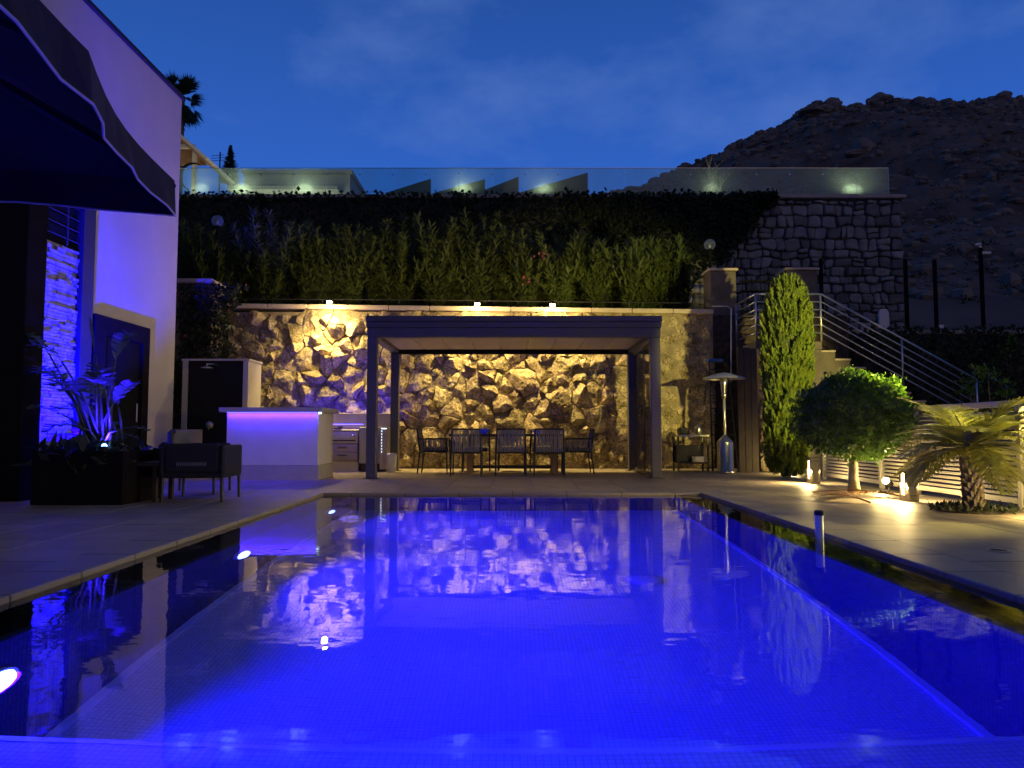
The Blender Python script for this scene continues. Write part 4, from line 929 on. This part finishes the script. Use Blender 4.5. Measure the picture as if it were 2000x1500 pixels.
# stone post and board under the landing
q0, q1 = at(1482, 800, 14.6).x, at(1512, 800, 14.6).x
spz = thing('stone_pillar', 'narrow rough pale stone pillar lit from the right behind the cypress', 'pillar', ((q0+q1)/2, 14.8, 0))
MB().box(q0+.03, q1, 14.63, 15.0, -.02, LZ-.17).build('core', 'mortar', spz)
z = 0; i = 900
while z < LZ-.3:
    h = random.uniform(.16, .4); h = min(h, LZ-.2-z); poly = [(q0, z), (q1+.06, z), (q1+.06, z+h), (q0, z+h)]
    vs, fs = stone(poly, .12, .04, .01, i, nseg=18); MB().add([(v[0], 14.66+v[1], v[2]) for v in vs], fs).build('stone', 'rubble', spz); i += 1; z += h
p0, p1 = at(1441, 800, 14.5).x, at(1480, 800, 14.5).x
bd = thing('timber_screen', 'tall dark upright boards beside the lit stone pillar', 'screen', ((p0+p1)/2, 14.5, 0))
for q in range(3): MB().rbox(p0+(p1-p0)*q/3+.003, p0+(p1-p0)*(q+1)/3-.003, 14.48, 14.52+.01*(q % 2), 0, LZ-.15-.02*q, .004).build('board', 'wood_dark', bd)
cpz = at(1428, 600, 15.5); k = MB().tube([at(1390, 598, 15.55), at(1420, 598, 15.5), at(1428, 603, 15.5), at(1428, 745, 15.5)], .014, 6); tag(k.build('conduit_pipe', 'rail_steel'), 'thin grey pipe bent down the wall left of the stair railing', 'pipe')

# gate with piers
def pier(px0, px1, pyt, d, label):
    a, c = at(px0, pyt, d), at(px1, pyt, d); t_ = thing('gate_pier', label, 'pier', ((a.x+c.x)/2, d+.3, LZ))
    MB().rbox(a.x+.03, c.x-.03, d+.03, d+.6, LZ-.2, a.z-.06, .02).build('shaft', 'plaster_stone', t_); MB().rbox(a.x-.01, c.x+.01, d-.01, d+.64, a.z-.058, a.z, .012).build('cap', 'wall_coping', t_)
pier(1384, 1441, 523, 16.35, 'stone gate pier with pale cap left of the iron gate')
pier(1534, 1600, 522, 16.6, 'stone gate pier behind the top of the cypress')
ga, gc = at(1445, 541, 16.7), at(1533, 541, 16.7)
ig = thing('iron_gate', 'black iron bar gate between the two stone piers', 'gate', ((ga.x+gc.x)/2, 16.7, LZ))
for z in (ga.z-.10, ga.z-.32, LZ+.12): MB().rbox(ga.x, gc.x, 16.69, 16.71, z-.02, z+.02, .003).build('crossbar', 'iron', ig)
for q in range(10): x = ga.x+(gc.x-ga.x)*(q+.5)/10; MB().tube([(x, 16.675, LZ+.05), (x, 16.675, ga.z)], .011, 6).build('bar', 'iron', ig)
def globe(px, py, d, zb, label):
    c = at(px, py, d); t_ = thing('globe_lamp', label, 'lamp', (c.x, d, zb), 'globe lamps on the terrace')
    MB().tube([(c.x, d, zb), (c.x, d, c.z-.12)], .035, 8).build('post', 'iron', t_); MB().lathe((c.x, d, c.z-.15), [(.06, 0), (.07, .03), (.04, .05)], 12).build('collar', 'iron', t_, True)
    MB().sphere((c.x, d, c.z), .135, 18, 12).build('globe', 'globe_glass', t_, True); MB().sphere((c.x, d, c.z-.04), .03, 8, 6, (1, 1, 1.5)).build('bulb', 'white_plastic', t_, True)
globe(1386, 478, 17.2, TZ, 'clear glass globe lamp on a post beside the gate pier')
globe(425, 432, 17.0, TZ, 'clear glass globe lamp among the dark hedge near the house')

# low wall at the right with mesh fence on it
lwz = at(1850, 646, 16.7).z
lw = thing('low_stone_wall', 'dark stone wall with pale coping behind the stair railing', 'wall', (9, 16.8, 0))
MB().box(LX1+.05, 16, 16.62, 16.95, -.05, lwz-.1).build('body', 'plaster_stone', lw); MB().rbox(LX1+.05, 16, 16.55, 17.0, lwz-.098, lwz, .015).build('coping', 'wall_coping', lw)
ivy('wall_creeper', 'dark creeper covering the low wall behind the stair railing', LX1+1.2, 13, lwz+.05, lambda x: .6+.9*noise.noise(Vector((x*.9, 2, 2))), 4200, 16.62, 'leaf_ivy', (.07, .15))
mf = thing('mesh_fence', 'wire mesh fence on dark posts along the coping before the hill', 'fence', (9, 16.75, lwz))
for px, pt in ((1603, 506), (1768, 506), (1825, 507), (1915, 484)):
    a = at(px, pt, 16.8); MB().rbox(a.x-.035, a.x+.035, 16.77, 16.84, lwz, a.z, .006).build('post', 'iron', mf)
k = MB(); xa, xb = at(1603, 500, 16.8).x, at(1772, 500, 16.8).x; zt = at(1700, 512, 16.8).z
n = int((xb-xa)/.10)
for q in range(n+1): x = xa+(xb-xa)*q/n; k.tube([(x, 16.805, lwz), (x, 16.805, zt)], .0022, 4, False)
for q in range(15): z = lwz+(zt-lwz)*q/14; k.tube([(xa, 16.8, z), (xb, 16.8, z)], .0022, 4, False)
k.build('wire_mesh', 'dark_metal', mf)
cc = at(1915, 484, 16.8); cv = thing('security_camera', 'pair of white security cameras on the rightmost fence post', 'camera', (cc.x, 16.8, cc.z), )
MB().rbox(cc.x-.02, cc.x+.02, 16.78, 16.82, cc.z, cc.z+.06, .004).build('bracket', 'white_plastic', cv)
for s_, dz_ in ((-1, .08), (1, -.12)):
    MB().tube([(cc.x+s_*.02, 16.77, cc.z+dz_), (cc.x+s_*.16, 16.68, cc.z+dz_-.03)], .032, 10).build('camera_body', 'white_plastic', cv, True)
wp = at(1727, 622, 16.6); wz0 = lwz; k = MB(); hw = .115; wt_ = at(1727, 603, 16.6).z
prof = [(-hw, wz0), (hw, wz0), (hw*.95, wt_-.08), (hw*.6, wt_-.01), (0, wt_), (-hw*.6, wt_-.01), (-hw*.95, wt_-.08)]
k.add([(wp.x+x, 16.60, z) for x, z in prof]+[(wp.x+x, 16.66, z) for x, z in prof], [tuple(range(7)), tuple(range(13, 6, -1))]+[(i, (i+1) % 7, 7+(i+1) % 7, 7+i) for i in range(7)])
tag(k.build('white_board', 'white_plastic'), 'small white round-topped board standing on the coping', 'board')
fl = at(1842, 641, 16.5); fd = thing('floodlight', 'small square floodlight on the coping of the low wall', 'lamp', (fl.x, 16.6, lwz))
MB().rbox(fl.x-.08, fl.x+.08, 16.56, 16.62, lwz+.02, lwz+.13, .01).build('housing', 'dark_metal', fd); MB().box(fl.x-.06, fl.x+.06, 16.552, 16.559, lwz+.035, lwz+.115).build('lens', 'white_plastic', fd); MB().rbox(fl.x-.02, fl.x+.02, 16.58, 16.6, lwz, lwz+.0195, .002).build('bracket', 'dark_metal', fd)
def sprig(px, py, d, n, r, label):
    c = at(px, py, d); t_ = thing('climber_sprig', label, 'climbing plant', (c.x, d, 0), 'climbers on the low wall')
    MB().tube([(c.x+.1, d+.1, 0), (c.x+.05, d+.05, c.z*.5), (c.x, d, c.z-.3), (c.x, d, c.z)], [.02, .015, .01, .006], 5).build('stem', 'bark', t_)
    C = np.array([list(c)])+rdir(n)*r*rng.uniform(.1, 1, (n, 1))*np.array([1, .5, .8]); b = MB(); leaf_cloud(b, C, rdir(n)+np.array([0, -.2, -.6]), rdir(n)+np.array([0, -1, 0]), rng.uniform(.08, .15, n), rng.uniform(.05, .1, n), .1); b.build('foliage', 'leaf_ficus', t_)
sprig(1965, 668, 16.3, 90, .42, 'leafy climber spilling over the coping at the right edge')
sprig(1930, 722, 13.5, 40, .30, 'thin climber with pale leaves above the slatted fence')
sprig(1965, 762, 13.0, 50, .28, 'climber with hanging leaves close to the right edge')
sprig(1895, 752, 13.8, 70, .32, 'dark climber at the lower end of the stair railing')

# ================================================================== SLATTED FENCE
FX = 5.16
fpos = [FX*F/(px-1000) for px in (1606, 1658, 1718, 1787, 1878, 1990)]+[6.5]; fh = 1.12
sf = thing('slatted_fence', 'pale horizontal louvre fence along the right of the deck', 'fence', (FX, 9.5, 0))
for y in fpos: MB().rbox(FX-.03, FX+.03, y-.03, y+.03, 0, fh, .004).build('post', 'fence_metal', sf)
slm = MB().rbox(-.006, .006, -.5, .5, -.016, .016, .003).mesh('slat'); slm.materials.append(M['fence_metal'])
for i in range(len(fpos)-1):
    y1, y0 = fpos[i]-.031, fpos[i+1]+.031; L = y1-y0
    MB().rbox(FX-.02, FX+.02, y0, y1, fh-.07, fh-.003, .004).build('top_rail', 'fence_metal', sf); MB().rbox(FX-.02, FX+.02, y0, y1, .06, .12, .004).build('bottom_rail', 'fence_metal', sf)
    for q in range(17): piece('slat', slm, sf, (FX, (y0+y1)/2, .15+q*.0525), (0, R(28), 0), (1, L, 1))

# bollards
def bollard(x, y, h, label, e=9):
    t_ = thing('bollard_light', label, 'lamp', (x, y, 0), 'bollard lights along the deck')
    w = .075
    MB().rbox(x-w, x+w, y-w, y+w, h-.05, h, .004).build('cap', 'bollard_metal', t_); MB().rbox(x-w, x+w, y-w, y+w, 0, .07, .004).build('base', 'bollard_metal', t_)
    MB().rbox(x-w, x+w, y-w, y-w+.03, .0701, h-.0501, .003).rbox(x-w, x+w, y+w-.03, y+w, .0701, h-.0501, .003).build('body', 'bollard_metal', t_)
    for s_ in (-1, 1):
        MB().rbox(min(x+s_*.045, x+s_*.06), max(x+s_*.045, x+s_*.06), y-w+.0305, y+w-.0305, .072, h-.052, .003).build('lens', 'lens_warm', t_)
        lamp('lens_light', 'AREA', t_, (x+s_*.066, y, (h+.02)/2), e*(1 if s_ < 0 else .22), (1, .72, .28), shape='RECTANGLE', size=h-.14, size_y=.08, aim=(s_, 0, -.5), spread=R(160))
q = gnd(1593, 945); bollard(q.x, q.y+.075, .40, 'lit bollard lamp between the cypress and the round tree', 42)
q = gnd(1783, 980); bollard(q.x, q.y+.075, .37, 'lit bollard lamp on the deck between the round tree and the palm', 48)
# uplight at the fence foot by the round tree
def garden_spot(x, y, e, dx, dy, label):
    u2 = thing('garden_spotlight', label, 'lamp', (x, y, 0), 'garden spotlights by the fence')
    MB().tube([(x, y, 0), (x, y, .08)], .012, 6).build('stake', 'dark_metal', u2)
    MB().tube([(x-dx*.04, y-dy*.04, .10), (x+dx*.03, y+dy*.03, .15)], [.035, .05], 12).build('housing', 'dark_metal', u2, True)
    MB().sphere((x+dx*.04, y+dy*.04, .155), .045, 10, 8).build('lens', 'bulb_warm', u2, True)
    lamp('lens_light', 'POINT', u2, (x+dx*.11, y+dy*.11, .19), e, (1, .74, .26), shadow_soft_size=.05)
garden_spot(4.90, 9.72, 40, -1, -.3, 'bright garden spotlight at the fence foot behind the second bollard')
garden_spot(4.98, 6.75, 30, -.7, .7, 'garden spotlight beside the palm at the right edge')
garden_spot(5.28, 13.75, 30, -.6, .8, 'garden spotlight hidden behind the cypress, shining on the stone pillar')
# garden lamp post beyond the fence, right of the palm
gp = thing('garden_lamp_post', 'garden lamp on a post beyond the fence past the right edge', 'lamp', (5.75, 7.1, 0))
MB().tube([(5.75, 7.05, -.08), (5.75, 7.05, 1.86)], .03, 8).build('post', 'dark_metal', gp); MB().tube([(5.75, 6.98, 1.92), (5.75, 7.16, 1.92)], [.04, .085], 14).build('hood', 'dark_metal', gp)
MB().sphere((5.75, 7.15, 1.92), .05, 10, 8).build('bulb', 'bulb_warm', gp, True)
lamp('bulb_light', 'SPOT', gp, (5.72, 7.2, 1.92), 3000, (1, .84, .20), shadow_soft_size=.06, spot_size=R(42), spot_blend=.4, aim=(-.20, 1, .02))

MB().tube([(5.84, 7.05, 1.70), (5.66, 7.09, 1.60)], [.04, .085], 14).build('hood', 'dark_metal', gp); MB().sphere((5.68, 7.085, 1.61), .05, 10, 8).build('bulb', 'bulb_warm', gp, True)
lamp('palm_light', 'SPOT', gp, (5.60, 7.10, 1.57), 420, (1, .82, .22), shadow_soft_size=.06, spot_size=R(88), spot_blend=.5, aim=(-1.05, .22, -.62))
# ================================================================== PLANTS
# cypress
cb = gnd(1551, 934); cy_ = cb.y+.35; ctop = at(1550, 540, cy_).z
cp = thing('cypress', 'tall narrow clipped cypress at the end of the slatted fence', 'tree', (cb.x, cy_, 0))
MB().tube([(cb.x, cy_, 0), (cb.x+.05, cy_, ctop*.9)], [.07, .02], 8).build('trunk', 'bark', cp)
def cyp_r(f): return np.interp(f, [0, .05, .25, .5, .7, .84, .93, 1], [.27, .34, .35, .40, .42, .37, .26, .07])
b = MB(); C = []; D = []; Nn = []
MB().lathe((cb.x+.04, cy_, .02), [(float(cyp_r(q/14))*.5, q/14*(ctop-.45)) for q in range(15)], 12).build('inner_foliage', 'leaf_dark', cp)
for _ in range(1750):
    f = random.random()**.95; az = random.uniform(0, 6.283); r_ = float(cyp_r(f))*(1+.10*noise.noise(Vector((math.cos(az)*2, math.sin(az)*2, f*8))))*random.choice((.6, .85, 1, 1, 1, 1.06))
    base = Vector((cb.x+float(np.interp(f, [0, .5, 1], [0, .06, .09]))+r_*.86*math.cos(az), cy_+r_*.86*math.sin(az), .02+f*(ctop-.22))); out = Vector((math.cos(az)*random.uniform(.15, .5), math.sin(az)*random.uniform(.15, .5), 1)).normalized(); L = random.uniform(.14, .26)
    for q in range(22):
        g = q/22; C.append(list(base+out*L*g)); v_ = Vector((random.gauss(0, 1), random.gauss(0, 1), random.gauss(0, .4))).normalized()*(.75*(1-g)+.12); D.append(list(out+v_)); Nn.append([random.gauss(0, 1), random.gauss(0, 1), random.gauss(0, 1)])
n = len(C); leaf_cloud(b, np.array(C), np.array(D), np.array(Nn), rng.uniform(.055, .10, n), rng.uniform(.020, .034, n), .15)
b.build('crown', 'leaf_cypress', cp)
# round clipped tree
tbp = gnd(1672, 962); tyy = tbp.y+.05
rt_ = thing('round_tree', 'round clipped tree with dense glossy crown on a short pale trunk', 'tree', (tbp.x, tyy, 0))
tk = MB().tube([(tbp.x, tyy, 0), (tbp.x-.01, tyy, .2), (tbp.x, tyy, .42), (tbp.x+.02, tyy, .8)], [.085, .06, .055, .05], 10)
for a in range(6): tk.tube([(tbp.x, tyy, .4), (tbp.x+.3*math.cos(a*1.05), tyy+.3*math.sin(a*1.05), .95)], [.03, .012], 6)
tk.build('trunk', 'bark_pale', rt_, True)
cz0 = at(1676, 818, tyy).z; b = MB(); n = 15000; v = rdir(n)
lump = np.array([1+.17*noise.noise(Vector(p)*2.1)+.10*noise.noise(Vector(p)*5) for p in v.tolist()])*np.where(rng.uniform(0, 1, n) < .03, 1.12, 1)
rr = lump*(1-.5*rng.uniform(0, 1, n)**2.5); sq = np.where(v[:, 2:3] < 0, np.array([[.70, .70, .50]]), np.array([[.70, .70, .60]]))
C = np.array([[tbp.x+.03, tyy, cz0]])+v*sq*rr[:, None]
leaf_cloud(b, C, v*.6+rdir(n), rdir(n)*.8+v, rng.uniform(.04, .075, n), rng.uniform(.025, .045, n), .12); b.build('crown', 'leaf_ficus', rt_)
# feather palm
pbq = gnd(1912, 1000); py_ = pbq.y+.08; pz = at(1905, 880, py_).z
pm = thing('date_palm', 'small feathery date palm in a planting hole beside the fence', 'tree', (pbq.x, py_, 0))
tr2 = MB(); tr2.tube([(pbq.x, py_, 0), (pbq.x-.01, py_, pz*.5), (pbq.x-.03, py_, pz)], [.078, .066, .085], 12)
for q in range(90):
    a = q*2.4; z = .03+q/90*(pz-.02); r = .068; p = Vector((pbq.x-.03*z+r*math.cos(a), py_+r*math.sin(a), z)); tr2.tube([p, p+Vector((math.cos(a)*.035, math.sin(a)*.035, .05))], [.026, .008], 5)
tr2.build('trunk', 'bark', pm)
random.seed(4)
for q in range(42):
    a = q*2.399+random.uniform(-.2, .2); el = R(random.uniform(8, 66)) if q > 6 else R(random.uniform(-10, 20)); L = random.uniform(.66, .92)
    d = Vector((math.cos(a)*math.cos(el), math.sin(a)*math.cos(el), math.sin(el))); p = Vector((pbq.x-.03, py_, pz)); pts = [p]; nn = 16; dd = d.copy()
    for i in range(nn): p = p+dd*L/nn; pts.append(p); dd = (dd+Vector((0, 0, -1.25/nn))).normalized()
    fr = MB(); fr.tube(pts, [.011*(1-i/(nn+2)) for i in range(nn+1)], 5)
    Cs = []; Ds = []; Ns = []; Ls = []
    for i in range(2, nn):
        for h in (0, .33, .66):
            for s_ in (-1, 1):
                pp2 = pts[i].lerp(pts[i+1], h); t2 = (pts[i+1]-pts[i]).normalized(); sd = t2.cross(Vector((0, 0, 1)))
                sd = sd.normalized() if sd.length > .05 else Vector((1, 0, 0)); u_ = sd.cross(t2)
                Cs.append(list(pp2)); Ds.append(list(sd*s_+t2*.75+u_*.25+Vector((random.uniform(-.15, .15), random.uniform(-.15, .15), -.35)))); Ns.append(list(u_)); Ls.append(.26*math.sin(math.pi*min(.97, (i+h)/nn*.85+.12))+.03)
    leaf_cloud(fr, np.array(Cs), np.array(Ds), np.array(Ns), np.array(Ls), np.full(len(Cs), .016)); fr.build('frond', 'leaf_palm', pm)
pbd = thing('palm_bed', 'dark planting hole with low leaves at the foot of the palm', 'planting bed', (pbq.x, py_, 0))
k = MB().lathe((pbq.x, py_, -.0), [(.34, .0), (.33, .012), (.20, .02), (.001, .025)], 22); k.build('bed_soil', 'soil', pbd)
n = 260; az = rng.uniform(0, 6.28, n); r_ = .12+.24*rng.uniform(0, 1, n)**.6; k = MB(); C = np.stack([pbq.x+r_*np.cos(az)*1.15, py_+r_*np.sin(az), np.full(n, .02)], 1)
leaf_cloud(k, C, rdir(n)*.8+np.array([0, 0, .7]), rdir(n), rng.uniform(.04, .10, n), rng.uniform(.015, .04, n)); k.build('ground_leaves', 'leaf_dark', pbd)
# dry frond on the deck
dq = gnd(1675, 976); df_ = thing('dry_palm_frond', 'dry brown palm fronds lying on the deck before the round tree', 'palm frond', (dq.x, dq.y, 0))
random.seed(9)
for (pa, pbb) in (((1762, 972), (1585, 965)), ((1745, 966), (1620, 980)), ((1700, 985), (1600, 972))):
    A, B = gnd(*pa), gnd(*pbb); fr = MB(); pts = [A.lerp(B, i/14)+Vector((0, 0, .02+.05*math.sin(math.pi*i/14))) for i in range(15)]; fr.tube(pts, [.012*(1-i/17) for i in range(15)], 5)
    Cs, Ds = [], []
    for i in range(2, 14):
        for h in range(10):
            t2 = (B-A).normalized(); sd = Vector((-t2.y, t2.x, 0))*random.choice((-1, 1)); Cs.append(list(pts[i]+Vector((0, 0, .005)))); Ds.append(list(sd*random.uniform(.2, .7)+t2+Vector((0, 0, random.uniform(-.12, .18)))))
    n = len(Cs); leaf_cloud(fr, np.array(Cs), np.array(Ds), np.repeat(np.array([[0, 0, 1.]]), n, 0), rng.uniform(.10, .26, n), np.full(n, .02)); fr.build('frond', 'dead_leaf', df_)
# oleanders on the planted terrace
def oleander(px, d, h, label, flowers=0, dens=1.0, lean=0):
    c = at(px, 560, d); t_ = thing('oleander', label, 'shrub', (c.x, d, TZ), 'oleanders on the planted terrace'); stems = MB(); lf = MB(); fl_ = MB()
    Cs = []; Ds = []; Ls = []; tips = []
    for s_ in range(int(16*dens)):
        a = random.uniform(0, 6.28); sp = random.uniform(.05, .5); hh = h*random.uniform(.45, 1.0); base = Vector((c.x+random.uniform(-.12, .12), d+random.uniform(-.12, .12), TZ)); tip = base+Vector((math.cos(a)*sp*1.5+lean*.2, math.sin(a)*sp-.06, hh))
        mid = base.lerp(tip, .5)+Vector((math.cos(a)*-.05, math.sin(a)*-.05, .05)); stems.tube([base, mid, tip], [.009, .007, .004], 5); tips.append(tip)
        nw = int(hh/.075)
        for w_ in range(2, nw+1):
            f = w_/nw; p = base.lerp(mid, f*2) if f < .5 else mid.lerp(tip, f*2-1)
            for q in range(5 if f < .75 else 8):
                az = random.uniform(0, 6.28); Cs.append(list(p)); Ds.append([math.cos(az), math.sin(az), random.uniform(.15, 1.3)*(.4+f)]); Ls.append(random.uniform(.13, .24))
    n = len(Cs); leaf_cloud(lf, np.array(Cs), np.array(Ds), np.repeat(np.array([[0, 0, 1.]]), n, 0)+rdir(n)*.3, np.array(Ls), np.array(Ls)*.24, .1)
    stems.build('stems', 'leaf_dark', t_); lf.build('foliage', 'leaf_oleander', t_)
    if flowers:
        n = 26*flowers; tp = [tips[i % len(tips)] for i in range(flowers)]; C = np.array([list(random.choice(tp)+Vector((random.gauss(0, .06), -.05+random.gauss(0, .05), random.gauss(0, .05)))) for _ in range(n)]); leaf_cloud(fl_, C, rdir(n)+np.array([0, -.5, .2]), rdir(n), np.full(n, .06), np.full(n, .055)); fl_.build('blossom', 'petal', t_)
random.seed(33)
ords = ['first', 'second', 'third', 'fourth', 'fifth', 'sixth', 'seventh', 'eighth', 'ninth', 'tenth', 'eleventh', 'twelfth', 'thirteenth', 'fourteenth', 'fifteenth', 'sixteenth', 'seventeenth', 'eighteenth', 'nineteenth', 'twentieth', 'twenty-first', 'twenty-second', 'twenty-third', 'twenty-fourth', 'twenty-fifth']
op = [(375, 430), (430, 470), (480, 440), (530, 415), (575, 455), (610, 428), (650, 440), (690, 445), (735, 440), (775, 445), (815, 425), (850, 430), (890, 440), (935, 412), (985, 440), (1030, 470), (1065, 440), (1095, 455), (1130, 470), (1165, 470), (1200, 495), (1235, 470), (1270, 480), (1305, 465), (1335, 490)]
for i, (px, pt) in enumerate(op):
    d = 17.0+.5*random.random()+(0 if i % 2 else .5); h = at(px, pt, d).z-TZ
    lab = 'oleander bush on the planted terrace, '+ords[i]+' from the left'
    if i == 15: lab = 'oleander bush carrying pink blossom on the planted terrace'
    oleander(px, d, h, lab, 3 if i == 15 else 0, 1.15)
# dark hedge mass behind the oleanders
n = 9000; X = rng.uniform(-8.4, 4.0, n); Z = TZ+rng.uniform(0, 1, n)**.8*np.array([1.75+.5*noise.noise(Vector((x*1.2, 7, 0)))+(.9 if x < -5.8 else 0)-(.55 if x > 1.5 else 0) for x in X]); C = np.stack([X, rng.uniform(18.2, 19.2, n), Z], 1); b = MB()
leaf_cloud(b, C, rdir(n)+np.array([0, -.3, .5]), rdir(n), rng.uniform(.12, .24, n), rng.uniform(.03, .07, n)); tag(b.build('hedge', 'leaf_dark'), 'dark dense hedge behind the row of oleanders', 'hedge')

# ================================================================== POOL FITTINGS
for y, lab in ((2.93, 'round underwater pool light nearest the camera at lower left'), (5.57, 'round underwater pool light halfway along the left pool wall'), (8.25, 'round underwater pool light farthest along the left pool wall')):
    z = -.52; t_ = thing('pool_light', lab, 'lamp', (PX0, y, z), 'underwater lights in the left pool wall')
    MB().tube([(PX0+.001, y, z), (PX0+.03, y, z)], .135, 24).build('rim', 'white_plastic', t_); MB().tube([(PX0+.031, y, z), (PX0+.05, y, z)], [.115, .09], 24).build('lens', 'pool_lens', t_)
    lamp('lens_light', 'AREA', t_, (PX0+.06, y, z), 135, (.006, .0003, 1), shape='DISK', size=.2, aim=(1, 0, -.08), spread=R(142))
t_ = thing('pool_light', 'round underwater pool light in the near pool wall below the camera', 'lamp', (0, PY0, -.45), 'underwater lights in the near pool wall')
MB().tube([(0, PY0+.001, -.45), (0, PY0+.03, -.45)], .135, 24).build('rim', 'white_plastic', t_); MB().tube([(0, PY0+.031, -.45), (0, PY0+.05, -.45)], [.115, .09], 24).build('lens', 'pool_lens', t_)
lamp('lens_light', 'AREA', t_, (0, PY0+.06, -.45), 62, (.008, .0005, 1), shape='DISK', size=.2, aim=(0, 1, -.12), spread=R(160))
sp_ = gnd(1601, 1057, WZ); spp = thing('standpipe', 'short pale overflow pipe with dark cap standing in the pool gutter', 'pipe', (sp_.x, sp_.y, -.45))
zt = at(1601, 997, sp_.y).z; MB().lathe((sp_.x, sp_.y, -.45), [(.030, 0), (.030, zt+.45-.035)], 16).build('tube', 'white_plastic', spp, True); MB().lathe((sp_.x, sp_.y, zt-.0345), [(.034, 0), (.034, .03), (.028, .035)], 16).build('cap', 'dark_metal', spp)
dq = gnd(1950, 1076); k = thing('floor_drain', 'round floor drain with a pale ring set in the right deck', 'drain', (dq.x, dq.y, 0)); MB().lathe((dq.x, dq.y, .0015), [(.075, 0), (.075, .004), (.055, .004)], 24, False).build('ring', 'counter_stone', k); MB().lathe((dq.x, dq.y, .0015), [(.054, 0), (.054, .002)], 20).build('grate', 'dark_metal', k)
